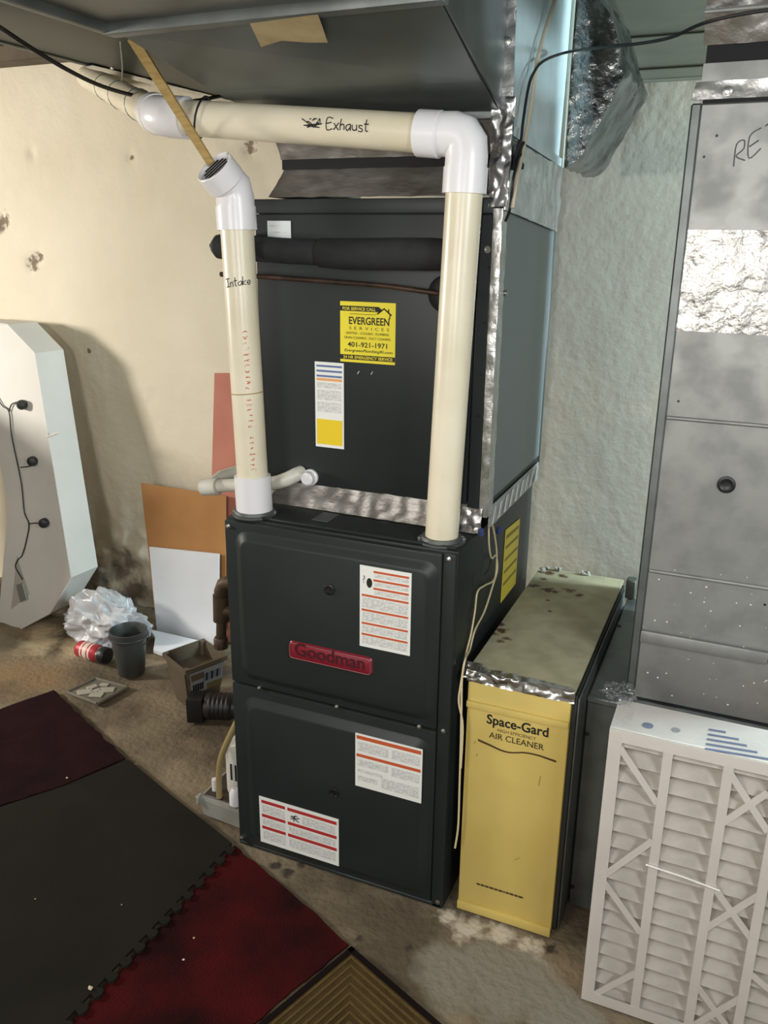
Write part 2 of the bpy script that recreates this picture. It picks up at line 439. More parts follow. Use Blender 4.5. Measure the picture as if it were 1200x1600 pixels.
wall_paint = mat('far_wall_paint', (150, 142, 126), 0.9, 0, c2=(138, 130, 114), nscale=3)
for nm, args in (('wall_left', (XL-0.1, XL, YF, WY+0.1, 0, ZC)), ('wall_right', (XR, XR+0.1, YF, WY+0.1, 0, ZC)), ('wall_front', (XL, XR, YF-0.1, YF, 0, ZC))):
    bm = B(); box(bm, *args); o = struct(nm, bm, wall_paint)
    tag(o, {'wall_left': 'painted basement wall on the side of the white marquee letter', 'wall_right': 'painted basement wall on the side of the return duct', 'wall_front': 'painted basement wall facing the furnace'}[nm])
ceil_mat = mat('grey_ceiling_boards', (128, 130, 118), 0.75, 0, c2=(114, 115, 104), nscale=5, aniso_scale=(0.6, 4, 4))
bm = B(); box(bm, XL, XR, YF, WY+0.1, ZC+0.022, ZC+0.1)
ce = struct('ceiling', bm, mat('dark_ceiling', (70, 68, 60), 0.9))
tag(ce, 'grey board basement ceiling')
yy = WY - 0.01
k = 0
while yy > -1.2:
    y0 = yy - 0.235
    bm = B(); box(bm, XL+0.01, XR-0.01, y0+0.004, yy, ZC+0.002, ZC+0.022, 0.003, 1)
    obj('plank', bm, ceil_mat, ce); yy = y0
# sill boards over the right half of the wall
sill = mat('grey_sill_paint', (134, 136, 122), 0.7, 0, c2=(120, 122, 110), nscale=6, aniso_scale=(0.6, 4, 4))
for i, (z0, z1, dy) in enumerate(((1.877, 1.902, 0.050), (1.906, 1.980, 0.042), (1.984, 2.098, 0.034))):
    bm = B(); box(bm, 0.36, 1.9, WY-0.012-dy, WY-0.02 + 0.02, z0, z1, 0.003, 1)
    o = struct('trim_%d' % (i+1), bm, sill)
    tag(o, ('narrow', 'lower wide', 'upper wide')[i] + ' grey sill board along the top of the wall beside the return duct')
bm = B(); box(bm, XL+0.01, -0.62, WY-0.10, WY-0.012, 2.045, 2.098, 0.004, 1)
o = struct('trim_4', bm, mat('brown_sill', (92, 80, 64), 0.85, c2=(74, 64, 52), nscale=10)); tag(o, 'dark brown sill beam on top of the cream wall')

# ================================================================== FURNACE
W, H, D = 0.550, 0.876, 0.615
fur = thing('furnace', 'dark slate gas furnace cabinet with red badge and warning labels standing on the floor', 'furnace', (W/2, D/2, 0))
bm = B(); box(bm, 0.0, W, 0.004, D, 0.0, H, 0.004, 2); obj('cabinet_body', bm, slate, fur)
bm = B(); box(bm, 0.002, W-0.030, -0.012, 0.004, 0.468, H-0.004, 0.005, 2)
pad(bm, 0.030, W-0.034, 0.484, H-0.022, -0.0115, 0.014, 0.022, 0.03)
obj('upper_door', bm, slate, fur)
bm = B(); box(bm, 0.002, W-0.030, -0.012, 0.004, 0.012, 0.464, 0.005, 2)
pad(bm, 0.034, W-0.040, 0.024, 0.440, -0.0115, 0.014, 0.024, 0.03)
obj('lower_door', bm, slate, fur)
bm = B(); box(bm, W-0.029, W-0.001, -0.010, 0.004, 0.0, H-0.002, 0.004, 2); obj('corner_post', bm, slate, fur)
bm = B(); box(bm, 0.0, W, -0.010, 0.004, 0.0, 0.011, 0.003, 1); obj('toe_rail', bm, slate, fur)
# low raised flange on top round the coil
bm = B(); box(bm, 0.01, W-0.01, 0.012, 0.020, H, H+0.006, 0.002, 1); obj('top_flange', bm, slate, fur)
bm = B(); box(bm, 0.185, 0.225, 0.06, 0.12, H, H+0.002, 0.0005, 1); obj('vent_plate', bm, mat('worn_slate', (78, 82, 82), 0.5), fur)
PY = -0.0258        # front of the stamped pads
for px, py in ((405,1072), (526,1098), (655,1130)):
    p = U(px, py, 'y', -0.012); screw(fur, (p.x, -0.012, 0.466 if px < 600 else 0.466), 0.0042)
for x, z in ((0.012, H-0.018), (W-0.016, H-0.012), (W-0.014, 0.47), (0.010, 0.02), (W-0.012, 0.02)):
    screw(fur, (x, -0.012, z), 0.0045)
for px, py in ((515, 921), (522, 1238)):
    p = U(px, py, 'y', PY)
    bm = B(); lathe(bm, [(0.0125,0),(0.0125,0.003),(0.010,0.004),(0.0085,0.001),(0.003,0.0005)], (p.x, PY, p.z), (0,-1,0), 18)
    obj('sight_glass', bm, black, fur)
# labels
def face_rect(c00, c11, y):
    a = U(*c00, 'y', y); b = U(*c11, 'y', y); return a.x, b.x, b.z, a.z
a = [U(*p, 'y', PY) for p in ((563,882), (644,896), (640,1025), (562,1008))]
lb = sticker('warning_label', paper, fur, (a[0].x+a[3].x)/2, (a[1].x+a[2].x)/2, (a[2].z+a[3].z)/2, (a[0].z+a[1].z)/2, PY, label='tall white label with orange stripes')
for u0, v in ((0.27,0.955), (0.27,0.855), (0.27,0.755), (0.04,0.655), (0.04,0.475), (0.04,0.310), (0.04,0.172)):
    printed(lb, 'printed_stripe', orange, u0, 0.955, v-0.025, v)
for u0, u1, v0, v1 in ((0.29,0.95,0.875,0.92), (0.29,0.95,0.775,0.82), (0.29,0.95,0.67,0.72), (0.05,0.95,0.49,0.62), (0.05,0.95,0.325,0.44), (0.05,0.95,0.187,0.275), (0.05,0.95,0.04,0.14)):
    printed(lb, 'printed_text_block', grey_print, u0, u1, v0, v1, 0.0003)
x0, x1, z0, z1, yl = RECT[lb.name]
bm = B(); lathe(bm, [(0.5,0),(0.5,0.0004)], (0,0,0), (0,-1,0), 18)
xform(bm, Matrix.Translation((x0+(x1-x0)*0.19, yl, z0+(z1-z0)*0.80)) @ Matrix.Diagonal((0.013, 1, 0.022, 1))); obj('flame_mark', bm, ink_black, lb)
ptext(lb, 'question_mark', '?', 0.085, 0.79, 0.045, mat('light_grey_ink', (120,120,118), 0.6))
a = [U(*p, 'y', PY) for p in ((555,1145), (660,1170), (659,1255), (556,1227))]
lb = sticker('warning_label', paper, fur, (a[0].x+a[3].x)/2, (a[1].x+a[2].x)/2, (a[2].z+a[3].z)/2, (a[0].z+a[1].z)/2, PY, label='square white label with two orange stripes')
printed(lb, 'printed_stripe', orange, 0.02, 0.98, 0.90, 0.965); printed(lb, 'printed_stripe', orange, 0.02, 0.98, 0.57, 0.625)
for q in ((0.04,0.5,0.68,0.86), (0.55,0.96,0.68,0.86), (0.04,0.5,0.40,0.53), (0.55,0.96,0.36,0.53), (0.04,0.42,0.28,0.34), (0.04,0.34,0.12,0.22), (0.40,0.96,0.08,0.28)):
    printed(lb, 'printed_text_block', grey_print, *q, 0.0003)
a = [U(*p, 'y', PY) for p in ((405,1245), (529,1278), (530,1350), (408,1317))]
lb = sticker('warning_label', paper, fur, (a[0].x+a[3].x)/2, (a[1].x+a[2].x)/2, (a[2].z+a[3].z)/2, (a[0].z+a[1].z)/2, PY, label='wide white label with split red stripes')
for v in (0.90, 0.60, 0.34):
    printed(lb, 'printed_stripe', red_print, 0.03, 0.335, v-0.03, v+0.035); printed(lb, 'printed_stripe', red_print, 0.365, 0.975, v-0.03, v+0.035)
for q in ((0.04,0.33,0.66,0.84), (0.55,0.96,0.66,0.84), (0.04,0.33,0.40,0.54), (0.38,0.96,0.40,0.54), (0.04,0.33,0.08,0.28), (0.38,0.96,0.08,0.28)):
    printed(lb, 'printed_text_block', grey_print, *q, 0.0003)
x0, x1, z0, z1, yl = RECT[lb.name]
bm = B(); c0 = V((x0+(x1-x0)*0.46, yl-0.0002, z0+(z1-z0)*0.74))
for s_ in (((-.012,0,-.004),(.012,0,.004)), ((-.01,0,.006),(.01,0,-.008)), ((0,0,.009),(-.004,0,-.009)), ((-.012,0,.001),(.006,0,.009))):
    tube(bm, [c0+V(s_[0]), c0+V(s_[1])], 0.0013, 5)
obj('hazard_mark', bm, ink_black, lb)
# red badge
a = [U(*p, 'y', PY) for p in ((452,998), (583,1030), (582,1053), (453,1029))]
bx0, bx1 = (a[0].x+a[3].x)/2, (a[1].x+a[2].x)/2; bz0, bz1 = (a[2].z+a[3].z)/2, (a[0].z+a[1].z)/2
badge_red = mat('badge_red', (128, 28, 44), 0.35, 0.1)
bm = B(); pad(bm, bx0, bx1, bz0, bz1, PY, 0.006, 0.004, 0.010); bd = obj('badge', bm, badge_red, fur); bd['label'] = 'red raised maker badge'
bm = B()
lp = rrect(bx0+0.003, bx1-0.003, bz0+0.003, bz1-0.003, 0.008)
tube(bm, [V((x, PY-0.0055, z)) for x, z in lp + lp[:1]], 0.0011, 6, caps=False); obj('badge_rim', bm, mat('badge_rim', (150, 92, 92), 0.4, 0.4), bd)
text('badge_lettering', 'Goodman', ((bx0+bx1)/2, PY-0.0062, bz0+(bz1-bz0)*0.30), X, Z, (bx1-bx0)*0.84, mat('badge_letter', (66, 26, 32), 0.4), bd, bold=0.02, ext=0.0006)
# flue collars on the cabinet top
for px, py, lab in ((398,803,0), (690,845,1)):
    p = U(px, py, 'z', H)
    bm = B(); lathe(bm, [(0.050,0),(0.050,0.004),(0.046 if not lab else 0.043,0.005),(0.045 if not lab else 0.042,0.012),(0.0418 if not lab else 0.0352,0.012),(0.0418 if not lab else 0.0352,0.0)], (p.x, p.y, H+0.0005), Z, 28); obj('flue_collar', bm, galv_dull, fur)
    for an in (20, 200):
        screw(fur, (p.x+0.046*math.cos(math.radians(an)), p.y+0.046*math.sin(math.radians(an))-0.0, H+0.0045), 0.004, Z)
# yellow energy label and knock-outs on the side
a = [U(*p, 'x', W+0.001) for p in ((790,828), (812,810), (805,912), (782,942))]
bm = B(); hexa(bm, [q for q in a], [q + V((0.001,0,0)) for q in a]); el = obj('energy_label', bm, mat('energy_yellow', (214, 196, 70), 0.55), fur, smooth=False); el['label'] = 'tall yellow label on the cabinet side'
for k in range(5):
    t0, t1 = (0.06+0.17*k, 0.11+0.17*k) if k else (0.08, 0.14)
    q = [a[0].lerp(a[3], t0), a[1].lerp(a[2], t0), a[1].lerp(a[2], t1), a[0].lerp(a[3], t1)]
    q = [v.lerp(sum(q, V((0,0,0)))/4, 0.12) + V((0.0011,0,0)) for v in q]
    bm = B(); hexa(bm, q, [v + V((0.0004,0,0)) for v in q]); obj('printed_stripe', bm, mat('olive_print', (140, 124, 44), 0.6), el, smooth=False)
for px, py in ((742,905), (737,960)):
    p = U(px, py, 'x', W); bm = B(); lathe(bm, [(0.017,0),(0.017,0.001),(0.014,0.0015),(0.004,0.0008)], (W, p.y, p.z), X, 18); obj('knockout', bm, mat('knockout_dark', (34, 37, 37), 0.5), fur)

# ================================================================== EVAPORATOR COIL CASE
kx0, kx1, ky0, ky1, kz0, kz1 = 0.015, 0.562, 0.1435, 0.612, 0.912, 1.552
coil = thing('coil_case', 'dark slate evaporator coil case with yellow service sticker above the furnace', 'coil case', ((kx0+kx1)/2, (ky0+ky1)/2, H+0.001))
bm = B(); box(bm, kx0+0.004, kx1-0.002, ky0+0.004, ky1, kz0, kz1-0.003, 0.003, 1); obj('case_body', bm, slate, coil)
bm = B(); box(bm, kx0, 0.494, ky0-0.004, ky0+0.004, kz0+0.02, kz1-0.03, 0.003, 2); obj('front_panel', bm, slate, coil)
bm = B(); box(bm, kx0-0.003, 0.548, ky0-0.008, ky0+0.004, kz1-0.029, kz1, 0.003, 2); obj('top_rail', bm, slate, coil)
bm = B(); box(bm, 0.496, 0.518, ky0-0.001, ky0+0.004, kz0+0.02, kz1-0.03, 0.002, 1); obj('door_flange', bm, slate, coil)
bm = B(); box(bm, 0.520, 0.549, ky0-0.006, ky0+0.004, kz0, kz1-0.03, 0.003, 1); obj('corner_post', bm, slate, coil)
bm = B(); box(bm, kx1-0.002, kx1, ky0+0.012, ky1-0.004, kz0+0.03, kz1-0.02, 0.0006, 1); obj('side_panel', bm, slate_side_lit, coil)
bm = B(); box(bm, kx1-0.010, kx1+0.001, ky1-0.003, ky1+0.012, kz0, kz1-0.01, 0.003, 1); obj('rear_flange', bm, mat('dark_rear_flange', (46,50,50), 0.5), coil)
p = U(762, 390, 'y', ky0-0.006)
bm = B(); lathe(bm, [(0.0068,0),(0.0068,0.003),(0.0042,0.003),(0.0040,0.0008)], (p.x, ky0-0.006, p.z), (0,-1,0), 16); obj('screw', bm, screw_metal, coil)
for px, py in ((764,418), (757,505), (752,585), (748,650)):
    p = U(px, py, 'y', ky0-0.006); bm = B(); lathe(bm, [(0.003,0),(0.003,0.0008)], (p.x, ky0-0.006, p.z), (0,-1,0), 10); obj('screw_hole', bm, black_gap, coil)
for px, py in ((560,582), (581,583)):
    p = U(px, py, 'y', ky0-0.004); bm = B(); tube(bm, [(p.x-.002, ky0-.0043, p.z-.003), (p.x+.002, ky0-.0043, p.z+.003)], 0.0008, 5); obj('scratch', bm, paper, coil)
# foil collar round the bottom of the coil
bm = B(); sheet(bm, (0.02, ky0-0.012, H+0.002), (0.545, ky0-0.022, H+0.002), (0.545, ky0+0.001, kz0+0.026), (0.09, ky0+0.001, kz0+0.040), 60, 8, 0.0, 0.004, 40, 3.0)
obj('foil_skirt', bm, foil_dull, coil, angle=80)
bm = B(); sheet(bm, (kx1+0.003, 0.16, H+0.004), (kx1+0.003, 0.60, H+0.004), (kx1+0.003, 0.60, H+0.052), (kx1+0.003, 0.16, H+0.052), 40, 6, 0.002, 0.001, 40, 5.0)
fs = obj('side_seam_tape', bm, mat('grey_mesh_tape', (188, 190, 186), 0.5, 0.5, c2=(150, 152, 150), nscale=30), coil, angle=80)
for i in range(9):
    t0 = 0.175 + i*0.047
    q = [V((kx1+0.0045, t0, H+0.010)), V((kx1+0.0045, t0+0.012, H+0.010)), V((kx1+0.0045, t0+0.032, H+0.046)), V((kx1+0.0045, t0+0.020, H+0.046))]
    bm = B(); hexa(bm, q, [v+V((0.0015,0,0)) for v in q]); obj('tape_fold', bm, mat('tape_light', (212,214,210), 0.45, 0.5), fs, smooth=False)
# foil tape down the corner
bm = B(); sheet(bm, (0.548, ky0-0.0075, kz0), (0.5655, ky0-0.0075, kz0), (0.5655, ky0-0.0075, kz1-0.02), (0.548, ky0-0.0075, kz1-0.02), 4, 70, 0.0015, 0.0014, 45, 8.0)
obj('corner_tape', bm, foil, coil, angle=80)
bm = B(); sheet(bm, (kx1+0.004, ky0-0.007, kz0), (kx1+0.004, ky0+0.034, kz0), (kx1+0.004, ky0+0.030, kz1-0.02), (kx1+0.004, ky0-0.007, kz1-0.02), 5, 70, 0.0015, 0.0016, 45, 9.0)
obj('corner_tape', bm, foil, coil, angle=80)
p = U(790, 458, 'x', kx1+0.005); screw(coil, (kx1+0.004, p.y, p.z), 0.006, X)
bm = B(); sheet(bm, (0.50, ky0-0.02, H+0.003), (0.556, ky0-0.02, H+0.003), (0.556, ky0-0.010, H+0.055), (0.50, ky0-0.010, H+0.055), 10, 8, 0.002, 0.005, 60, 12); obj('foil_patch', bm, foil, coil, angle=80)

# small paper label, yellow service sticker and product label
YP = ky0-0.004
a = [U(*p, 'y', YP) for p in ((418,345), (455,375))]
lb = sticker('paper_label', mat('pale_paper', (212,216,216), 0.6), coil, a[0].x, a[1].x, a[1].z, a[0].z, YP)
printed(lb, 'printed_text_block', grey_print, 0.08, 0.5, 0.68, 0.80); printed(lb, 'printed_text_block', grey_print, 0.12, 0.82, 0.36, 0.44)
a = [U(*p, 'y', YP) for p in ((531,471), (618,473), (618,569), (533,566))]
sx0, sx1, sz0, sz1 = (a[0].x+a[3].x)/2, (a[1].x+a[2].x)/2, (a[2].z+a[3].z)/2, (a[0].z+a[1].z)/2
st = sticker('service_sticker', sticker_yellow, coil, sx0, sx1, sz0, sz1, YP, label='square yellow service sticker with black lettering')
def spt(u, v, d=0.0004): return V((sx0+(sx1-sx0)*u, RECT[st.name][4]-d, sz0+(sz1-sz0)*v))
q = [spt(0.0,0.93), spt(0.0,0.845), spt(0.70,0.845), spt(0.76,0.888), spt(0.70,0.93)]
bm = B(); prism(bm, q, (0,-0.0002,0)); obj('arrow_band', bm, ink_black, st, smooth=False)
printed(st, 'bottom_band', ink_black, 0.0, 1.0, 0.045, 0.125)
ptext(st, 'lettering', 'FOR SERVICE CALL', 0.35, 0.862, 0.60, sticker_yellow, hv=0.05, bold=0.02, ext=0.0007)
ptext(st, 'lettering', 'EVERGREEN', 0.53, 0.635, 0.73, ink_black, hv=0.125, bold=0.02)
ptext(st, 'lettering', 'SERVICES', 0.53, 0.545, 0.72, ink_brown, hv=0.05, spacing=1.9)
ptext(st, 'lettering', 'HEATING - COOLING - PLUMBING', 0.5, 0.468, 0.78, ink_black, hv=0.04)
ptext(st, 'lettering', 'DRAIN CLEANING - DUCT CLEANING', 0.5, 0.392, 0.84, ink_black, hv=0.04)
ptext(st, 'lettering', '401-921-1971', 0.5, 0.26, 0.72, ink_black, hv=0.085, bold=0.015)
ptext(st, 'lettering', 'EvergreenPlumbingRI.com', 0.52, 0.178, 0.88, ink_black, hv=0.06, bold=0.01, shear=0.2)
ptext(st, 'lettering', '24 HR EMERGENCY SERVICE', 0.51, 0.062, 0.90, sticker_yellow, hv=0.05, bold=0.02, ext=0.0007)
bm = B(); th = 0.0017
tube(bm, [spt(0.68,0.815), spt(0.80,0.905), spt(0.93,0.80)], th, 6); tube(bm, [spt(0.88,0.90), spt(0.88,0.85)], th*0.9, 6); tube(bm, [spt(0.90,0.80), spt(0.90,0.74)], th*0.7, 6)
tube(bm, [spt(0.18,0.80), spt(0.66,0.80)], th*0.3, 6)
obj('roof_logo', bm, ink_black, st)
a = [U(*p, 'y', YP) for p in ((491,565), (537,567), (538,701), (495,698))]
lx0, lx1, lz0, lz1 = (a[0].x+a[3].x)/2, (a[1].x+a[2].x)/2, (a[2].z+a[3].z)/2, (a[0].z+a[1].z)/2
lb = sticker('product_label', paper, coil, lx0, lx1, lz0, lz1, YP, label='narrow white label with blue stripes and yellow foot')
for v in (0.965, 0.908, 0.85): printed(lb, 'printed_stripe', blue_print, 0.06, 0.94, v-0.022, v)
printed(lb, 'printed_stripe', mat('pale_orange', (222,160,104), 0.6), 0.06, 0.94, 0.785, 0.815)
for q in ((0.08,0.92,0.70,0.765), (0.08,0.92,0.56,0.68), (0.08,0.92,0.42,0.54)): printed(lb, 'printed_text_block', grey_print, *q, 0.0003)
printed(lb, 'yellow_panel', label_yellow, 0.05, 0.95, 0.035, 0.335)

# ================================================================== SUPPLY PLENUM AND TRUNK OVER THE COIL
sup = thing('supply_duct', 'dark sheet metal supply trunk and foil taped plenum above the coil case', 'duct', (0.29, 0.38, 1.556))
# foil wrapped transition
bm = B()
bot = [(0.045, ky0+0.006), (0.545, ky0+0.006), (0.545, 0.60), (0.045, 0.60)]
top = [(0.068, ky0+0.034), (0.55, ky0+0.034), (0.55, 0.59), (0.068, 0.59)]
sheet(bm, (*bot[0], 1.556), (*bot[1], 1.556), (*top[1], 1.612), (*top[0], 1.612), 60, 8, 0.0, 0.003, 35, 1.0)
sheet(bm, (*bot[3], 1.556), (*bot[0], 1.556), (*top[0], 1.612), (*top[3], 1.612), 40, 8, 0.0, 0.003, 35, 1.0)
obj('foil_transition', bm, foil_dull, sup, angle=80)
bm = B(); box(bm, 0.066, 0.552, ky0+0.030, 0.595, 1.612, 1.632); obj('flexible_collar', bm, black_gap, sup)
bm = B()
sheet(bm, (0.064, ky0+0.030, 1.632), (0.556, ky0+0.030, 1.632), (0.556, ky0+0.010, 1.690), (0.056, ky0+0.010, 1.690), 60, 8, 0.0, 0.003, 35, 2.0)
sheet(bm, (0.064, 0.6, 1.632), (0.064, ky0+0.030, 1.632), (0.056, ky0+0.010, 1.690), (0.056, 0.6, 1.690), 40, 8, 0.0, 0.003, 35, 2.0)
obj('foil_band', bm, foil_dull, sup, angle=80)
# sloped hood panel with a break, cheek and trunk underside
BL, BR = V((0.020, 0.142, 1.722)), V((0.548, 0.142, 1.702))
TL, TR = V((-0.030, -0.200, 1.803)), V((0.556, -0.210, 1.803))
ML, MR = BL.lerp(TL, 0.36) + V((0,0,-0.006)), BR.lerp(TR, 0.36) + V((0,0,-0.006))
bm = B(); up = V((0,0.02,0.05))
hexa(bm, [BL, BR, MR, ML], [BL+up, BR+up, MR+up, ML+up]); obj('hood_lower_panel', bm, duct_dark, sup, smooth=False)
bm = B(); hexa(bm, [ML, MR, TR, TL], [ML+up, MR+up, TR+up, TL+up]); obj('hood_panel', bm, duct_dark, sup, smooth=False)
bm = B(); prism(bm, [BR+V((0.002,0,0)), TR+V((0.002,0.0,0)), V((0.558,-0.21,2.09)), V((0.550,0.142,2.09))], (0.004,0,0)); obj('cheek_panel', bm, galv_dull, sup, smooth=False)
bm = B(); box(bm, -0.04, 0.562, -2.6, -0.212, 1.815, 2.095, 0.004, 1); obj('trunk', bm, mat('trunk_steel', (122,124,120), 0.45, 0.7, c2=(106,108,104), nscale=6), sup)
bm = B(); box(bm, -0.046, 0.566, -0.232, -0.200, 1.798, 1.816, 0.004, 2); obj('trunk_flange', bm, galv_dull, sup)
bm = B(); box(bm, -0.052, -0.034, -2.6, -0.20, 1.800, 1.822, 0.004, 2); obj('trunk_flange', bm, galv_dull, sup)
# tan masking tape patch on the hood
n_h = (MR-ML).cross(TL-ML).normalized()
if n_h.z > 0: n_h = -n_h
q = [UP(px, py, ML + n_h*0.0008, n_h) for px, py in ((387,29), (440,25), (497,23), (505,45), (512,66), (480,66), (440,63), (408,73))]
bm = B(); prism(bm, q, n_h*0.0006); obj('masking_tape', bm, mat('masking_tape', (176,158,118), 0.8, c2=(162,143,104), nscale=20), sup, smooth=False)
for px, py in ((262, 95),):
    pass
# plenum body, right side panel, drive cleat, corner tape
bm = B(); box(bm, 0.03, 0.556, 0.15, 0.618, 1.690, 2.095, 0.002, 1); obj('plenum_body', bm, duct_dark, sup)
bm = B(); prism(bm, [(0.558, 0.156, 1.662), (0.558, 0.60, 1.640), (0.558, 0.632, 1.95), (0.558, 0.632, 2.09), (0.558, 0.156, 2.09)], (0.004,0,0)); obj('plenum_side', bm, duct_daylit, sup, smooth=False)
bm = B(); prism(bm, [(0.563, 0.152, 1.664), (0.563, 0.604, 1.640), (0.563, 0.604, 1.658), (0.563, 0.152, 1.682)], (0.006,0,0)); obj('drive_cleat', bm, duct_daylit, sup, smooth=False)
bm = B(); prism(bm, [(0.563, 0.618, 1.64), (0.563, 0.632, 1.64), (0.563, 0.640, 2.09), (0.563, 0.626, 2.09)], (0.005,0,0)); obj('edge_cleat', bm, mat('pale_cleat', (178,184,172), 0.5, 0.6), sup, smooth=False)
bm = B(); sheet(bm, (0.553, 0.1395, 1.72), (0.574, 0.1395, 1.72), (0.566, 0.1395, 2.08), (0.540, 0.1395, 2.08), 5, 40, 0.002, 0.003, 40, 21); obj('corner_tape', bm, foil, sup, angle=80)
bm = B(); box(bm, 0.522, 0.528, 0.136, 0.141, 1.80, 2.08); obj('seam', bm, black_gap, sup)
p = U(792, 64, 'y', 0.137); screw(sup, (p.x, 0.137, p.z), 0.006)
# crumpled foil where plenum, collar and coil case meet
bm = B(); sheet(bm, (0.535, ky0-0.004, 1.535), (0.575, ky0-0.012, 1.535), (0.580, ky0-0.010, 1.725), (0.535, ky0-0.006, 1.725), 12, 40, 0.003, 0.008, 38, 31); obj('crumpled_tape', bm, foil, sup, angle=80)
bm = B(); sheet(bm, (0.570, ky0-0.006, 1.530), (0.570, 0.605, 1.496), (0.572, 0.605, 1.638), (0.572, ky0-0.004, 1.655), 36, 18, 0.002, 0.005, 26, 33); obj('side_foil', bm, mat('pale_foil', (214,218,222), 0.28, 1.0, c2=(186,190,196), nscale=24, bump=0.5, bscale=40, bdist=0.008), sup, angle=80)
bm = B(); sheet(bm, (0.578, 0.150, 1.600), (0.578, 0.225, 1.607), (0.583, 0.205, 1.655), (0.583, 0.165, 1.655), 6, 6, 0.002, 0.006, 50, 35); obj('open_seam', bm, black_gap, sup, angle=80)
# foil wrapped branch behind
bm = B()
sec = [(0.566, 1.640), (0.602, 1.662), (0.640, 1.735), (0.683, 1.822), (0.680, 1.865), (0.63, 1.99), (0.566, 2.05)]
rings = []
for j in range(15):
    t = j/14; y = 0.645 + 0.36*t
    ring = []
    P2 = catmull([V((a, 0, b)) for a, b in sec], 4)
    for p in P2:
        d = 0.010*noise.noise(V((p.x*30, y*18, p.z*30))) + 0.006*noise.noise(V((p.x*70, y*60, p.z*70)))
        ring.append(bm.verts.new((p.x + d, y, p.z + d*0.5)))
    rings.append(ring)
for r_, s_ in zip(rings, rings[1:]):
    for i in range(len(r_)-1): bm.faces.new((r_[i], r_[i+1], s_[i+1], s_[i]))
bm.faces.new(rings[0]); bm.faces.new(rings[-1][::-1])
obj('foil_branch', bm, mat('dark_foil', (150,152,152), 0.26, 1.0, c2=(90,92,92), nscale=18, bump=0.6, bscale=30, bdist=0.012), sup, angle=80)

# greenish duct running beside the trunk
gd = thing('branch_duct', 'green grey flat duct hung under the ceiling beside the trunk', 'duct', (-0.29, -0.4, 1.862))
bm = B(); box(bm, -0.50, -0.075, -2.4, 0.93, 1.862, 2.09, 0.006, 2); obj('duct_body', bm, duct_green, gd)
bm = B(); box(bm, -0.512, -0.500, -2.4, 0.93, 1.858, 1.885, 0.002, 1); obj('duct_flange', bm, galv_dull, gd)
bm = B(); sheet(bm, (-0.515, 0.25, 1.856), (-0.50, 0.88, 1.856), (-0.47, 0.88, 1.8585), (-0.485, 0.25, 1.8585), 30, 3, 0.001, 0.002, 40, 41); obj('foil_edge', bm, foil, gd, angle=80)
for px, py in ((175, 105), (262, 95)):
    p = U(px, py, 'z', 1.862); screw(gd, (p.x, p.y, 1.862), 0.005, (0,0,-1))
bm = B(); p0 = U(188, 65, 'z', 1.86); p1 = U(190, 133, 'z', 1.86)
tube(bm, [p0, p0.lerp(p1,0.5)+V((0.004,0,-0.004)), p1], 0.0016, 6, smooth_path=4); obj('hanger_wire', bm, galv, gd)

# ================================================================== PVC PIPES
PR = 0.0345
ex = thing('exhaust_pipe', 'cream plastic exhaust pipe rising from the furnace and turning along the duct', 'pipe', (0.494, 0.055, H+0.002))
b0 = V((0.494, 0.055, H+0.002)); b1 = V((0.512, 0.068, 1.600))
bm = B(); tube(bm, [b0, b1], PR, 32); obj('riser', bm, pvc, ex)
e1 = V((0.430, 0.070, 1.660)); e0 = V((-0.150, 0.070, 1.712))
hd = (e0 - e1).normalized()
# right elbow
c_in = b1 + (b1-b0).normalized()*(-0.035)
cor = V((0.514, 0.069, 1.652))
arc = [c_in, b1 + V((0,0,0.005)), cor + V((0,0,-0.022)), cor + V((-0.004,0,-0.008)), cor + V((-0.012,0,0.001)), cor + V((-0.028,0,0.005)), e1 + V((0.03,0,-0.003)), e1 + hd*0.012]
bm = B(); tube(bm, [b1 + (b0-b1).normalized()*0.045, b1], PR+0.0065, 32); tube(bm, [b1, b1.lerp(cor,0.35), cor+V((-0.003,0,-0.012)), cor+V((-0.011,0,0.0)), cor+V((-0.026,0,0.005)), e1+V((0.030,0,-0.002)), e1], PR+0.0045, 32)
tube(bm, [e1 - hd*0.030, e1 + hd*0.012], PR+0.0065, 32); obj('elbow', bm, pvc_white, ex)
bm = B(); tube(bm, [e1 + hd*0.005, e0], PR, 32); obj('cross_run', bm, pvc, ex)
# left elbow and run back to the wall
f1 = U(136, 121, 'y', 1.026); ld = (f1 - e0).normalized()
bm = B(); tube(bm, [e0 - hd*0.055, e0 - hd*0.01], PR+0.0065, 32); tube(bm, [e0 - hd*0.012, e0, e0 + (hd+ld).normalized()*0.022, e0 + (hd*0.4+ld).normalized()*0.045], PR+0.0045, 32)
k0 = e0 + hd*0.012 + ld*0.030
tube(bm, [k0, k0 + ld*0.045], PR+0.0065, 32); obj('elbow', bm, pvc_white, ex)
bm = B(); tube(bm, [k0 + ld*0.03, f1], PR, 32); obj('outlet_run', bm, pvc, ex)
for t in (0.18, 0.40, 0.62):
    p = k0.lerp(f1, t); bm = B()
    u = ld.cross(Z).normalized(); w_ = u.cross(ld)
    tube(bm, [p + (u*math.cos(a*0.3491)+w_*math.sin(a*0.3491))*(PR+0.001) for a in range(19)], 0.0012, 6, caps=False); obj('hanger_strap', bm, galv_dull, ex)
def on_run(u0, lift=0.0004):
    ax = -hd; up_ = Z - ax*Z.dot(ax); up_.normalize(); fr = ax.cross(up_)
    if fr.y > 0: fr = -fr
    def f(u, v):
        a = (v - 0.006) / PR
        return e0 + ax*(u0 + u) + (fr*math.cos(a) + up_*math.sin(a))*(PR + lift)
    return f
ux = (U(510, 205, 'y', 0.036) - e0).dot(-hd)
handwriting('handwriting', 'Exhaust', on_run(ux), 0.020, 0.0011, ink_black, ex, gap=0.16)
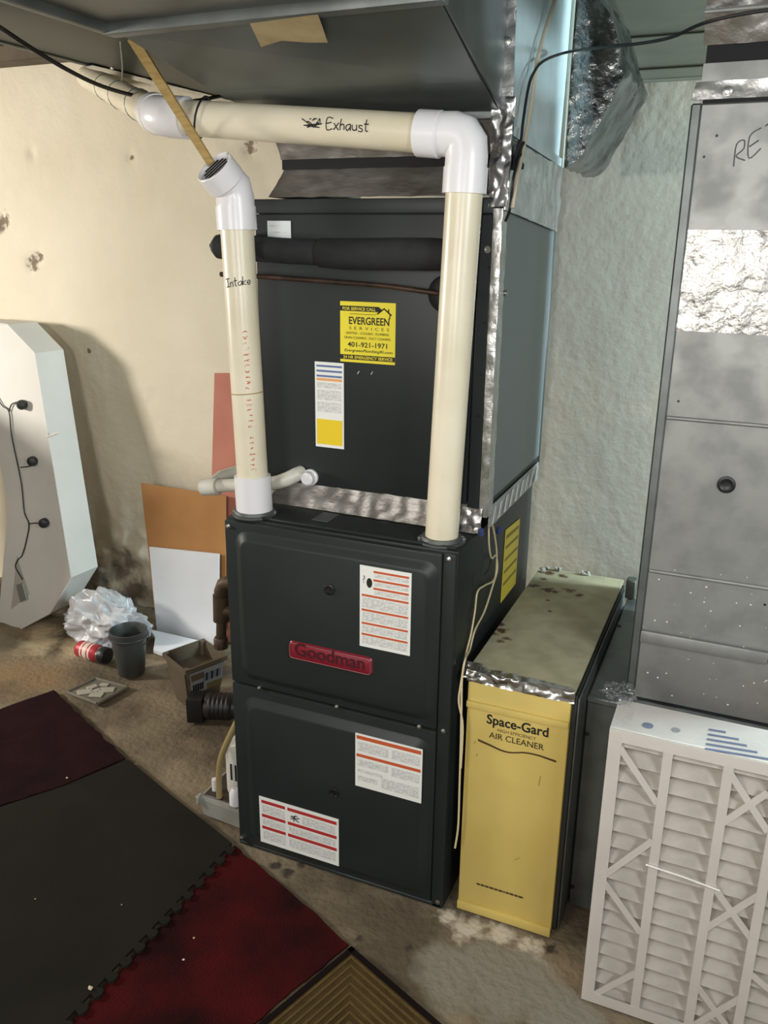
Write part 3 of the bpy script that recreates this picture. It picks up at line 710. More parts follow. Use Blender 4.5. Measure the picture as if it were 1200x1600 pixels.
ux = (U(470, 205, 'y', 0.036) - e0).dot(-hd)
bm = B(); f_ = on_run(ux); rnd = random.Random(3)
for i in range(16):
    tube(bm, [f_(rnd.uniform(0,0.045), rnd.uniform(0,0.018)), f_(rnd.uniform(0,0.045), rnd.uniform(0,0.018))], 0.0012, 5)
obj('crossed_out_word', bm, ink_black, ex)

inn = thing('intake_pipe', 'cream plastic intake pipe with screened elbow standing on the furnace top', 'pipe', (0.048, 0.044, H+0.002))
i0 = V((0.048, 0.044, H+0.002)); i1 = U(370, 350, 'y', 0.048); idr = (i1-i0).normalized()
bm = B(); tube(bm, [i0 + idr*0.05, i1], PR, 32); obj('riser', bm, pvc, inn)
bm = B(); tube(bm, [i0, i0 + idr*0.088], PR+0.0065, 32); tube(bm, [i0+idr*0.088, i0 + idr*0.089], PR+0.004, 32); obj('coupling', bm, pvc_white, inn)
td = V((-0.26, -0.66, 0.70)).normalized()
bm = B(); tube(bm, [i1 + idr*-0.012, i1 + idr*0.034], PR+0.0065, 32)
kk = i1 + idr*0.060; op = kk + td*0.062
tube(bm, [i1 + idr*0.030, i1 + idr*0.05, kk + (idr+td).normalized()*0.012, kk + td*0.035], PR+0.0045, 32)
# open socket
lathe(bm, [(PR+0.0045,0),(PR+0.0065,0.002),(PR+0.0065,0.040),(PR+0.0045,0.042),(PR,0.040),(PR,0.012),(0.001,0.012)], kk + td*0.026, td, 32, close=False)
obj('elbow', bm, pvc_white, inn)
bm = B(); lathe(bm, [(PR-0.001,0),(PR-0.001,0.001),(0.001,0.001)], kk + td*0.0600, td, 28, close=False); sc = obj('screen', bm, mat('screen_grey', (196,194,192), 0.5), inn)
u = td.cross(Y).normalized(); w_ = td.cross(u); cc = kk + td*0.0615
for i in range(5):
    o_ = (i-2)*0.0115; L = math.sqrt(max((PR-0.005)**2 - o_**2, 0.0))*0.95
    s1 = (u+w_*0.8).normalized(); s2 = td.cross(s1)
    bm = B(); tube(bm, [cc + s2*o_ - s1*L, cc + s2*o_ + s1*L], 0.0022, 6); obj('screen_slot', bm, black_gap, sc)
def on_riser(z0, ang0):
    fr = V((math.sin(ang0), -math.cos(ang0), 0)); sd = idr.cross(fr).normalized()
    fr = sd.cross(idr).normalized()
    if fr.y > 0: fr = -fr
    if sd.x < 0: sd = -sd
    def f(u, v, lift=0.0004):
        a = u / PR; c = i0 + idr*((z0 - i0.z)/idr.z + v)
        return c + (fr*math.cos(a) + sd*math.sin(a))*(PR + lift)
    return f
fr_ = on_riser(1.375, 0.58)
handwriting('handwriting', 'Intake', lambda u, v: fr_(u*0.95-0.034, v + u*0.1), 0.017, 0.0009, ink_black, inn, gap=0.1)
fr_ = on_riser(0.985, 0.66); rnd = random.Random(11)
for i in range(26):
    bm = B(); z = 0.30 - i*0.0119; ww = 0.006
    if i in (11, 18): continue
    for s_ in range(3):
        tube(bm, [fr_(rnd.uniform(-ww,ww), z + rnd.uniform(-.003,.003)), fr_(rnd.uniform(-ww,ww), z + rnd.uniform(-.003,.003))], 0.0007, 4)
    obj('red_print_mark', bm, mat('pipe_red', (206, 96, 84), 0.6), inn)
bm = B(); c = i0 + idr*0.275
tube(bm, [c + V((math.cos(a*.33), math.sin(a*.33), 0.08*math.cos(a*.33)))*(PR+0.0002) for a in range(20)], 0.0013, 5, caps=False); obj('glue_stain', bm, mat('brown_glue', (176,146,96), 0.6), inn)

# ================================================================== REFRIGERANT LINES AND DRAIN
sl = thing('suction_line', 'thick black foam insulated refrigerant line across the coil case front', 'pipe', (0.25, 0.095, 1.41))
zz = 1.442
bm = B(); tube(bm, [(0.458,0.134,zz+0.004), (0.452,0.118,zz+0.004), (0.435,0.107,zz+0.004), (0.38,0.105,zz+0.004), (0.25,0.105,zz+0.002), (0.192,0.105,zz+0.003), (0.186,0.105,zz+0.003)], [0.029,0.030,0.031,0.031,0.0305,0.029,0.025], 20); obj('foam_sleeve', bm, foam_black, sl)
bm = B(); tube(bm, [(0.187,0.105,zz+0.004), (0.18,0.105,zz+0.004), (0.10,0.108,zz+0.006), (0.02,0.112,zz+0.010), (-0.04,0.112,zz+0.012), (-0.062,0.109,zz+0.012), (-0.072,0.109,zz+0.012), (-0.077,0.109,zz+0.012)], [0.022,0.0255,0.026,0.027,0.028,0.025,0.015,0.005], 20); obj('foam_sleeve', bm, foam_black, sl)
bm = B(); lathe(bm, [(0.006,0),(0.005,0.004),(0.001,0.005)], (-0.077,0.109,zz+0.014), (-1,0,0.1), 10); obj('valve_cap', bm, black, sl)
ll = thing('liquid_line', 'thin dull copper line with black grommet on the coil case front', 'pipe', (0.25, 0.10, 1.37))
bm = B(); tube(bm, [(0.462,0.134,1.370), (0.45,0.114,1.372), (0.42,0.104,1.376), (0.33,0.103,1.384), (0.2,0.104,1.389), (0.05,0.106,1.394), (-0.06,0.112,1.396)], 0.0052, 10, smooth_path=5); obj('copper_tube', bm, copper, ll)
bm = B(); lathe(bm, [(0.037,0),(0.037,0.003),(0.031,0.006),(0.010,0.008),(0.006,0.008)], (0.456,0.139,1.370), (0,-1,0), 24); obj('grommet', bm, black, ll)

dr = thing('drain_line', 'white plastic condensate drain elbow and pipe running behind the intake pipe', 'pipe', (0.0, 0.10, H+0.002))
bm = B(); tube(bm, [(0.118,0.139,0.958), (0.114,0.122,0.957), (0.098,0.110,0.948), (0.075,0.107,0.938), (0.05,0.106,0.932), (-0.10,0.103,0.908)], [0.0165,0.0165,0.0165,0.016,0.0155,0.0155], 20); obj('drain_pipe', bm, pvc_grey, dr)
bm = B(); lathe(bm, [(0.019,0),(0.019,0.006),(0.0155,0.008),(0.0155,0.022),(0.012,0.025)], (0.143,0.139,0.951), (0,-1,0), 20); obj('drain_cap', bm, pvc_white, dr)
bm = B(); tube(bm, [(-0.085,0.098,0.910), (-0.128,0.098,0.903)], 0.0205, 20); tube(bm, [(-0.115,0.100,0.904), (-0.110,0.150,0.918), (-0.055,0.235,0.934)], 0.016, 18); obj('drain_tee', bm, pvc_grey, dr)
bm = B(); tube(bm, [(-0.055,0.235,0.934), (-0.045,0.250,0.936), (-0.035,0.268,0.936)], 0.0215, 18); tube(bm, [(-0.032,0.27,0.945), (-0.032,0.27,0.20)], 0.0155, 18); obj('downpipe', bm, pvc_grey, dr)

# ================================================================== AIR CLEANER
ax0, ax1, ay0, ay1, az = 0.578, 0.802, 0.018, 0.672, 0.612
ac = thing('air_cleaner', 'tall narrow yellow front air cleaner with rusty dusty top beside the furnace', 'air cleaner', ((ax0+ax1)/2, (ay0+ay1)/2, 0))
bm = B(); box(bm, ax0, ax1-0.012, ay0+0.012, ay1, 0.012, az-0.006, 0.003, 1); obj('cabinet_body', bm, mat('cleaner_body', (120,116,100), 0.6, 0.2), ac)
bm = B(); box(bm, ax0-0.004, ax1, ay0+0.004, ay1, az-0.006, az, 0.003, 2); tp = obj('top_panel', bm, top_tan, ac); tp['label'] = 'dusty tan metal top with rust patches'
to = tp.location + ac.location
def tsp(px, py, r):
    p = U(px, py, 'z', az); return (p.x-to.x, p.y-to.y, p.z-to.z, r)
add_spots(top_tan, [tsp(855,895,.02), tsp(880,900,.014), tsp(855,922,.02), tsp(868,925,.014), tsp(890,922,.016), tsp(833,915,.016), tsp(782,975,.016), tsp(785,985,.018), tsp(772,990,.016), tsp(790,998,.012), tsp(780,1002,.01), tsp(858,955,.006), tsp(856,938,.006), tsp(905,930,.012), tsp(850,905,.012)], (84, 52, 34), 0.6, 70, 0.7)
bm = B()
box(bm, ax0+0.001, ax1-0.006, ay0-0.006, ay0+0.010, 0.012, az-0.022, 0.004, 2)
box(bm, ax0+0.001, ax1-0.006, ay0-0.014, ay0-0.005, 0.531, 0.546, 0.003, 2)
box(bm, ax0+0.001, ax1-0.006, ay0-0.014, ay0-0.005, 0.004, 0.026, 0.003, 2)
dv = obj('door', bm, yellow_panel, ac)
bm = B(); box(bm, ax0+0.002, ax1-0.008, ay0-0.0065, ay0-0.0055, 0.5285, 0.5308); obj('door_seam', bm, ink_brown, dv)
yd = ay0 - 0.0062
xm = 0.690
text('lettering', 'Space-Gard', (xm, yd, 0.500), X, Z, 0.132, ink_black, dv, bold=0.022, height=0.030)
text('lettering', 'HIGH EFFICIENCY', (xm, yd, 0.4855), X, Z, 0.082, ink_brown, dv, height=0.0075)
text('lettering', 'AIR CLEANER', (xm, yd, 0.4665), X, Z, 0.118, mat('dark_brown_ink', (52,38,22), 0.6), dv, height=0.0145, bold=0.006)
sw = [U(px, py, 'y', yd) for px, py in ((747,1156), (765,1164), (785,1173), (800,1176), (820,1176), (840,1180), (855,1185), (869,1190))]
sw = catmull(sw, 4); bm = B()
for i in range(len(sw)-1):
    t = i/(len(sw)-1); h_ = 0.0026*(1 - 0.35*math.sin(math.pi*t))
    a_, b_ = sw[i], sw[i+1]
    prism(bm, [a_+V((0,0,-h_)), b_+V((0,0,-h_)), b_+V((0,0,h_)), a_+V((0,0,h_))], (0,-0.0005,0))
obj('brush_stroke', bm, ink_brown, dv, smooth=False)
p0, p1 = U(745,1376,'y',yd), U(818,1400,'y',yd)
bm = B(); rnd = random.Random(5); x_ = p0.x
while x_ < p1.x:
    l_ = rnd.uniform(0.004,0.010); box(bm, x_, min(x_+l_, p1.x), yd-0.0004, yd, 0.0822-0.0022, 0.0822+0.0026); x_ += l_ + 0.0016
obj('small_print', bm, ink_brown, dv, smooth=False)
for px, py, dx, dz in ((843,1220,0.001,0.012), (808,1342,0.006,0.005), (742,1160,0.002,0.004), (745,1180,0.001,0.003)):
    p = U(px, py, 'y', yd); bm = B(); tube(bm, [p-V((dx,0,dz)), p+V((dx,0,dz))], 0.0008, 4); obj('scuff', bm, mat('scuff', (150,128,66), 0.7), dv)
# foil tape over the front top edge, dark gasket on the far side
bm = B(); sheet(bm, (ax0-0.004, ay0-0.008, az-0.022), (ax1, ay0-0.006, az-0.024), (ax1, ay0-0.002, az+0.001), (ax0-0.004, ay0-0.004, az+0.001), 50, 6, 0.001, 0.004, 60, 51)
sheet(bm, (ax0-0.005, ay0-0.004, az+0.002), (ax1-0.002, ay0-0.003, az+0.002), (ax1-0.01, ay0+0.014, az+0.002), (ax0+0.0, ay0+0.020, az+0.002), 50, 4, 0.001, 0.003, 60, 52); obj('foil_tape', bm, foil, ac, angle=80)
bm = B(); sheet(bm, (ax0-0.010, ay0-0.012, az-0.015), (ax0+0.028, ay0-0.012, az-0.006), (ax0+0.022, ay0+0.022, az+0.010), (ax0-0.012, ay0+0.020, az+0.008), 10, 10, 0.002, 0.008, 60, 53); obj('foil_curl', bm, foil, ac, angle=80)
bm = B(); box(bm, ax1-0.010, ax1+0.004, ay0+0.004, ay1-0.01, 0.012, az-0.012, 0.002, 1); obj('gasket_frame', bm, mat('dark_gasket', (40,42,38), 0.6, 0.2), ac)
bm = B(); box(bm, ax1+0.0045, ax1+0.008, ay0+0.010, ay1-0.02, 0.012, az-0.020, 0.001, 1); obj('gasket_flange', bm, galv_dull, ac)
bm = B(); box(bm, ax0+0.01, ax1-0.02, ay0+0.03, ay1-0.02, 0.0, 0.013); obj('base', bm, black_gap, ac)
rnd = random.Random(8)
for px, py in ((862,874), (872,880), (912,890), (878,878), (920,887), (848,886)):
    p = U(px, py+8, 'z', az); bm = B(); bmesh.ops.create_icosphere(bm, subdivisions=1, radius=0.007)
    for v in bm.verts: v.co += V((rnd.uniform(-1,1), rnd.uniform(-1,1), rnd.uniform(-1,1)))*0.003
    xform(bm, Matrix.Translation((p.x, min(p.y, ay1-0.012), az+0.0055))); o = obj('plaster_crumb', bm, mat('plaster_crumb', (150,146,136), 0.9), smooth=False)
    tag(o, 'small crumb of fallen plaster on the dusty cleaner top', 'crumb', 'plaster crumbs on the cleaner top')

# ================================================================== RETURN DUCT AND BOOT
rd = thing('return_duct', 'shiny galvanized return air drop with foil patch and handwritten word', 'duct', (1.13, 0.35, 0.556))
rx0, rx1, ry = 0.894, 1.40, 0.150
bm = B(); box(bm, rx0, rx1, ry, 0.62, 0.5565, 1.700, 0.003, 1); obj('duct_body', bm, galv, rd)
bm = B(); box(bm, rx0-0.008, rx0+0.010, ry-0.006, ry+0.012, 0.56, 1.700, 0.003, 1); obj('corner_seam', bm, galv_dull, rd)
for z, r in ((1.157, 0.004), (0.845, 0.004)):
    bm = B(); tube(bm, [(rx0+0.012, ry-0.001, z), (rx1-0.01, ry-0.001, z)], r, 10); obj('cross_seam', bm, galv, rd)
bm = B(); box(bm, rx0+0.008, 1.145, ry-0.010, ry, 0.688, 0.716, 0.006, 2); obj('drive_cleat', bm, galv, rd)
bm = B(); box(bm, rx0+0.01, rx1, ry-0.003, ry+0.002, 1.700, 1.712); obj('dark_joint', bm, black_gap, rd)
bm = B(); sheet(bm, (rx0-0.006, ry-0.003, 1.320), (rx1-0.02, ry-0.003, 1.316), (rx1-0.02, ry-0.003, 1.494), (rx0-0.006, ry-0.003, 1.496), 60, 22, 0.001, 0.0016, 45, 61)
pt = obj('foil_patch', bm, mat('patch_foil', (170,168,164), 0.36, 0.9, c2=(140,138,134), nscale=30, bump=0.5, bscale=45, bdist=0.008), rd, angle=80); pt['label'] = 'wide patch of crinkled foil tape'
bm = B(); sheet(bm, (rx0-0.008, ry-0.006, 1.705), (rx1-0.02, ry-0.008, 1.705), (rx1-0.02, ry-0.008, 1.733), (rx0-0.004, ry-0.004, 1.733), 40, 5, 0.003, 0.003, 40, 63); obj('foil_joint_band', bm, foil, rd, angle=80)
bm = B(); box(bm, rx0+0.004, rx1, ry+0.004, 0.60, 1.70, 1.762); obj('upper_collar', bm, galv, rd)
bm = B(); box(bm, rx0+0.006, rx1, ry+0.014, 0.59, 1.762, 1.792); obj('flexible_collar', bm, black_gap, rd)
bm = B(); sheet(bm, (rx0, ry+0.008, 1.790), (rx1, ry+0.006, 1.790), (rx1, ry-0.03, 1.862), (rx0, ry-0.03, 1.862), 60, 12, 0.002, 0.003, 40, 65); obj('ribbed_foil', bm, foil, rd, angle=80)
bm = B(); box(bm, rx0-0.006, rx1, ry-0.30, 0.60, 1.864, 2.092, 0.004, 1); obj('return_trunk', bm, duct_dark, rd)
bm = B(); tube(bm, [(rx0, ry-0.034, 1.832), (rx1, ry-0.030, 1.836)], 0.004, 8); obj('seam_rod', bm, galv, rd)
p = U(1135, 757, 'y', ry); bm = B(); lathe(bm, [(0.0165,0),(0.0165,0.003),(0.012,0.0045),(0.008,0.002),(0.002,0.002)], (p.x, ry, p.z), (0,-1,0), 20); obj('hole_plug', bm, black, rd)
p = U(1137, 142, 'y', ry-0.012); screw(rd, (p.x, ry-0.011, p.z), 0.006)
def on_rd(px, py):
    p0 = U(px, py, 'y', ry-0.0006); d1 = (U(1200, 212, 'y', ry-0.0006) - U(1143, 250, 'y', ry-0.0006)).normalized(); d2 = V((-d1.z*0.15, 0, 1)).normalized()
    return lambda u, v: p0 + d1*u + d2*v
handwriting('handwriting', 'RETURN', on_rd(1146, 262), 0.034, 0.0011, mat('pencil_grey', (70,70,70), 0.6), rd, gap=0.2)
for px, py in ((1120,212), (1100,245), (1060,627), (1195,945)):
    p = U(px, py, 'y', ry-0.0005); bm = B(); lathe(bm, [(0.0025,0),(0.0025,0.0006)], (p.x, ry, p.z), (0,-1,0), 8); obj('rivet_dot', bm, black, rd)
rnd = random.Random(21)
for i in range(46):
    px, py = rnd.uniform(1010,1198), rnd.uniform(890,1125); p = U(px, py, 'y', ry)
    if p.z < 0.565: continue
    bm = B(); r_ = rnd.uniform(0.0008,0.002); lathe(bm, [(r_,0),(r_*0.6,0.0006)], (p.x, ry, p.z), (0,-1,0), 6); obj('paint_speck', bm, paper, rd)
bt = thing('return_boot', 'grey galvanized duct boot between the air cleaner and the return drop', 'duct', (0.86, 0.4, 0.0))
bm = B(); box(bm, 0.812, 1.40, 0.125, 0.70, 0.002, 0.552, 0.003, 1); obj('boot_body', bm, galv_dull, bt)
bm = B(); box(bm, 0.811, 0.892, 0.118, 0.127, 0.538, 0.553, 0.003, 1); obj('boot_seam', bm, galv_dull, bt)
bm = B(); prism(bm, [(0.8925, 0.16, 0.553), (0.8925, 0.60, 0.553), (0.8925, 0.60, 0.62)], (-0.016,0,0)); obj('boot_gusset', bm, galv_dull, bt, smooth=False)
for px, py in ((912,1145), (888,1383), (950,975), (962,978)):
    p = U(px, py, 'y', 0.125) if py > 1100 else U(px, py, 'z', 0.552)
    if py > 1100: screw(bt, (max(p.x,0.818), 0.125, p.z), 0.004, M_=black)
    else:
        bm = B(); lathe(bm, [(0.006,0),(0.003,0.002)], (max(p.x,0.82), p.y, 0.552), Z, 8); obj('mortar_blob', bm, mat('mortar_dark',(60,56,48),0.9), bt)
bm = B(); box(bm, 0.806, 0.832, 0.685, 0.72, 0.553, 0.606, 0.003, 1); obj('rear_cleat', bm, mat('dark_bracket', (70,72,64), 0.6), bt)

# ================================================================== BOXED AIR FILTER
fxl, fw, fh, fd, fyf = 0.890, 0.505, 0.632, 0.112, -0.120
flt = thing('air_filter', 'new pleated air filter with white cardboard lattice in plastic wrap on the floor', 'air filter', (fxl+fw/2, fyf+fd/2, 0))
card = mat('white_cardboard', (222, 214, 204), 0.75, 0, c2=(214, 206, 195), nscale=6)
pleat_m = mat('pleat_fabric', (206, 198, 188), 0.95, 0, c2=(190, 182, 170), nscale=24)
bm = B(); t_ = 0.004
box(bm, fxl, fxl+t_, fyf, fyf+fd, 0, fh); box(bm, fxl+fw-t_, fxl+fw, fyf, fyf+fd, 0, fh)
box(bm, fxl+t_, fxl+fw-t_, fyf, fyf+fd, fh-t_, fh); box(bm, fxl+t_, fxl+fw-t_, fyf, fyf+fd, 0, t_)
fb = obj('box_frame', bm, card, flt, smooth=False)
bm = B(); box(bm, fxl+t_, fxl+fw-t_, fyf+fd-0.003, fyf+fd, t_, fh-t_); obj('back_panel', bm, mat('brown_backing', (140,104,72), 0.9), flt)
# front lattice
def fp(px, py): 
    p = U(px, py, 'y', fyf); return V((p.x, fyf, p.z))
def strip(name, a, b, w, dy=0.0):
    a, b = V(a), V(b); d = (b-a).normalized(); n = V((-d.z, 0, d.x))*(w/2)
    bm = B(); prism(bm, [a-n+V((0,dy,0)), b-n+V((0,dy,0)), b+n+V((0,dy,0)), a+n+V((0,dy,0))], (0,0.0022,0)); return obj(name, bm, card, flt, smooth=False)
bw = 0.024
strip('border_strip', (fxl+0.5*bw, fyf, 0), (fxl+0.5*bw, fyf, fh), bw, -0.001)
strip('border_strip', (fxl+fw-0.5*bw, fyf, 0), (fxl+fw-0.5*bw, fyf, fh), bw, -0.001)
strip('border_strip', (fxl+bw, fyf, fh-0.5*bw), (fxl+fw-bw, fyf, fh-0.5*bw), bw, -0.001)
strip('border_strip', (fxl+bw, fyf, 0.5*bw), (fxl+fw-bw, fyf, 0.5*bw), bw, -0.001)
bars = []
for px, py in ((1016, 1390), (1108, 1395), (1197, 1360)):
    x = fp(px, py).x; bars.append(x)
    strip('lattice_bar', (x, fyf, bw), (x, fyf, fh-bw), 0.017, -0.0005)
print('bars', bars)
diag = [((968,1168),(1027,1257)), ((1020,1314),(941,1370)), ((942,1377),(1001,1459)), ((995,1520),(925,1556)),
        ((1140,1208),(1200,1301)), ((1128,1287),(1200,1239)), ((1113,1384),(1180,1477)), ((1101,1452),(1190,1397)), ((1088,1540),(1150,1625)), ((1080,1605),(1165,1556))]
for i_, (a, b) in enumerate(diag):
    strip('lattice_brace', fp(*a), fp(*b), 0.0125, 0.0004 if i_ % 2 else 0.0009)
for x0_, x1_ in ((bars[2], fxl+fw-bw),):
    for k in range(3):
        strip('lattice_brace', (x0_, fyf, fh-0.04-k*0.2), (x1_, fyf, fh-0.16-k*0.2), 0.0125, 0.0003)
# pleats: wedge rows behind the lattice
rows = 17; pz = (fh-0.012)/rows
pm = None
for k in range(rows):
    z0 = 0.006 + k*pz
    if pm is None:
        bm = B(); nx = 14
        prof = [(fyf+0.006, 0.16), (fyf+0.010, 0.06), (fyf+0.045, 0.02), (fyf+0.075, 0.0), (fyf+0.075, 0.98), (fyf+0.050, 0.97), (fyf+0.030, 0.80), (fyf+0.014, 0.45)]
        rings = []
        for i in range(nx+1):
            x = fxl+t_+0.001 + (fw-2*t_-0.002)*i/nx
            wob = 0.0006*math.sin(i*1.3)
            rings.append([bm.verts.new((x, y, z0 + pz*v + wob*(1 if y < fyf+0.05 else 0))) for y, v in prof])
        for r_, s_ in zip(rings, rings[1:]):
            for i in range(len(prof)): bm.faces.new((r_[i], r_[(i+1)%len(prof)], s_[(i+1)%len(prof)], s_[i]))
        bm.faces.new(rings[0]); bm.faces.new(rings[-1][::-1])
        pm = obj('pleat', bm, pleat_m, flt, angle=50)
        base_z = pm.location.z
    else:
        o = pm.copy(); col.objects.link(o); o.parent = flt; o.location = pm.location + V((0,0,k*pz))
# print on the top flap
def top_print(px0, px1, py, w_, M_, name='printed_line'):
    a = U(px0, py, 'z', fh+0.0005); b = U(px1, py + (px1-px0)*0.165, 'z', fh+0.0005)
    d = (b-a).normalized(); n = Z.cross(d)*w_
    bm = B(); prism(bm, [a-n, b-n, b+n, a+n], (0,0,0.0005)); obj(name, bm, M_, fb, smooth=False)
inkb = mat('faded_blue_ink', (96, 108, 140), 0.6)
for i, (w0, w1) in enumerate(((0,26), (0,48), (0,62), (0,80), (0,100))): top_print(1108+w0-i*1.5, 1108+w1-i*1.5, 1140+i*7.5, 0.0030, inkb)
for px, py, r_ in ((1012,1134,0.010), (1056,1141,0.008)):
    p = U(px, py, 'z', fh); bm = B(); lathe(bm, [(r_,0),(r_,0.0008),(r_*0.6,0.001)], (p.x, p.y, fh+0.0002), Z, 12); obj('printed_mark', bm, inkb if r_ > 0.009 else mat('grey_ink',(150,150,150),0.6), fb)
for i in range(2):
    x = fxl - 0.0004
    bm = B(); box(bm, x-0.0003, x, fyf+0.030, fyf+0.050, 0.14+i*0.2, 0.28+i*0.2); obj('side_print', bm, grey_print, fb, smooth=False)
# plastic film
def film_mat():
    M_ = bpy.data.materials.new('plastic_film'); M_.use_nodes = True; nt = M_.node_tree
    for n in list(nt.nodes): nt.nodes.remove(n)
    out = nt.nodes.new('ShaderNodeOutputMaterial'); mx = nt.nodes.new('ShaderNodeMixShader'); tr = nt.nodes.new('ShaderNodeBsdfTransparent'); gl = nt.nodes.new('ShaderNodeBsdfGlossy')
    tr.inputs[0].default_value = (0.93, 0.93, 0.94, 1); gl.inputs['Roughness'].default_value = 0.16; gl.inputs[0].default_value = (0.95, 0.97, 1.0, 1)
    lw = nt.nodes.new('ShaderNodeLayerWeight'); lw.inputs[0].default_value = 0.22
    tc = nt.nodes.new('ShaderNodeTexCoord'); nz = nt.nodes.new('ShaderNodeTexNoise'); nz.inputs['Scale'].default_value = 22; nz.inputs['Detail'].default_value = 3
    bp = nt.nodes.new('ShaderNodeBump'); bp.inputs['Strength'].default_value = 0.5; bp.inputs['Distance'].default_value = 0.01
    nt.links.new(tc.outputs['Object'], nz.inputs['Vector']); nt.links.new(nz.outputs['Fac'], bp.inputs['Height'])
    nt.links.new(bp.outputs['Normal'], gl.inputs['Normal']); nt.links.new(bp.outputs['Normal'], lw.inputs['Normal'])
    ad = nt.nodes.new('ShaderNodeMath'); ad.operation = 'MULTIPLY_ADD'; ad.inputs[1].default_value = 0.7; ad.inputs[2].default_value = 0.02
    nt.links.new(lw.outputs['Facing'], ad.inputs[0])
    nt.links.new(ad.outputs[0], mx.inputs[0]); nt.links.new(tr.outputs[0], mx.inputs[1]); nt.links.new(gl.outputs[0], mx.inputs[2]); nt.links.new(mx.outputs[0], out.inputs[0])
    return M_
film = film_mat()
bm = B()
sheet(bm, (fxl, fyf-0.002, 0.002), (fxl+fw, fyf-0.002, 0.002), (fxl+fw, fyf-0.002, fh), (fxl, fyf-0.002, fh), 24, 30, 0, 0.0008, 14, 71)
sheet(bm, (fxl, fyf+0.001, fh+0.003), (fxl+fw, fyf+0.001, fh+0.003), (fxl+fw, fyf+fd, fh+0.006), (fxl, fyf+fd, fh+0.006), 40, 12, 0, 0.002, 30, 72)
obj('plastic_film', bm, film, flt, angle=180, normals=False)
bm = B(); a = U(1009,1351,'y',fyf-0.005); b = U(1125,1392,'y',fyf-0.005)
tube(bm, [a, a.lerp(b,0.5)+V((0,0,0.002)), b], 0.0016, 6); obj('film_crease', bm, mat('film_white', (236,232,224), 0.3), flt)
bm = B(); c = V((fxl+0.008, fyf+fd*0.85, fh+0.012)); bmesh.ops.create_icosphere(bm, subdivisions=4, radius=1.0)
for v in bm.verts:
    d = v.co.normalized(); k_ = 1 + 0.45*noise.noise(d*3.2+V((4,1,2))) + 0.22*noise.noise(d*8)
    v.co = V((d.x*0.030*k_ - 0.008, d.y*0.022*k_, d.z*0.018*k_ + 0.012))
xform(bm, Matrix.Translation(c)); obj('film_bunch', bm, film, flt, angle=60)

# ================================================================== LEFT SIDE: marquee letter, string lights
mp, mn = V((0, 0.70, 0)), V((0, -1, 0.12)).normalized()
white_board = mat('white_foam_board', (216, 212, 204), 0.7, 0, c2=(206, 202, 194), nscale=3)
mq = thing('marquee_letter', 'tall white hollow foam board letter with chamfered corners leaning on the wall', 'decoration', (-1.55, 0.76, 0.02))
face_px = [(-70,500), (12,507), (55,552), (112,902), (78,958), (20,989), (-4,984), (13,788), (-6,700), (-70,590)]
def mpt(px, py, off=0.0): 
    p = UP(px, py, mp, mn); return p + mn*off
Fp = [mpt(*q) for q in face_px]
zmin = min(p.z for p in Fp); print('marquee zmin', zmin, [tuple(round(c,2) for c in p) for p in Fp])
lift = V((0,0,max(0, 0.022 - zmin)))
bk = V((0.012, 0.128, 0.0))
bm = B(); prism(bm, [p + lift*0 for p in Fp], bk); obj('letter_body', bm, white_board, mq, smooth=False)
for i in range(len(Fp)):
    a, b = Fp[i], Fp[(i+1) % len(Fp)]
    if i in (0, 1, 2, 3, 4): # raised edge lip
        bm = B(); tube(bm, [a - V((0,0.001,0)), b - V((0,0.001,0))], 0.003, 6); obj('edge_lip', bm, white_board, mq)
q = [mpt(27,868,0.002), mpt(47,928,0.002), mpt(18,952,0.002)]
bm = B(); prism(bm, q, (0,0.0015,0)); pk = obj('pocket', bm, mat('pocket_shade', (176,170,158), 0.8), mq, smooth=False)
bm = B(); prism(bm, [mpt(29,913,0.012), mpt(38,911,0.012), mpt(45,936,0.012), mpt(36,940,0.012)], (0,0.009,0)); bt_ = obj('battery_box', bm, mat('battery_grey', (122,118,110), 0.6), mq, smooth=False)
bm = B(); tube(bm, [mpt(74,683,0.001)+V((0.0,0,0)), mpt(92,676,0.002)], 0.004, 6); obj('hook', bm, white_board, mq)
sg = thing('string_lights', 'black string light cord with round sockets hanging down the white letter', 'string lights', mpt(35, 730, 0.012))
cord = [(-14,600), (4,632), (16,643), (20,680), (30,728), (36,760), (40,800), (47,818), (44,840), (37,866), (30,874), (26,885), (33,898), (37,905)]
bm = B(); tube(bm, [mpt(*q, 0.006) for q in cord], 0.0024, 6, smooth_path=4); obj('cord', bm, wire_black, sg)
for (px, py), br in (((37,632), [(16,643),(20,632),(29,628)]), ((53,720), [(34,730),(44,729),(50,728)]), ((71,816), [(47,818),(58,817),(64,818)])):
    bm = B(); tube(bm, [mpt(*q, 0.006) for q in br], 0.0022, 6, smooth_path=4); obj('cord_branch', bm, wire_black, sg)
    p = mpt(px, py, 0.002); bm = B()
    lathe(bm, [(0.0165,0),(0.0185,0.004),(0.0185,0.020),(0.015,0.026),(0.006,0.028)], p, mn + V((0.5,0,0.0)), 14); obj('socket', bm, black, sg)

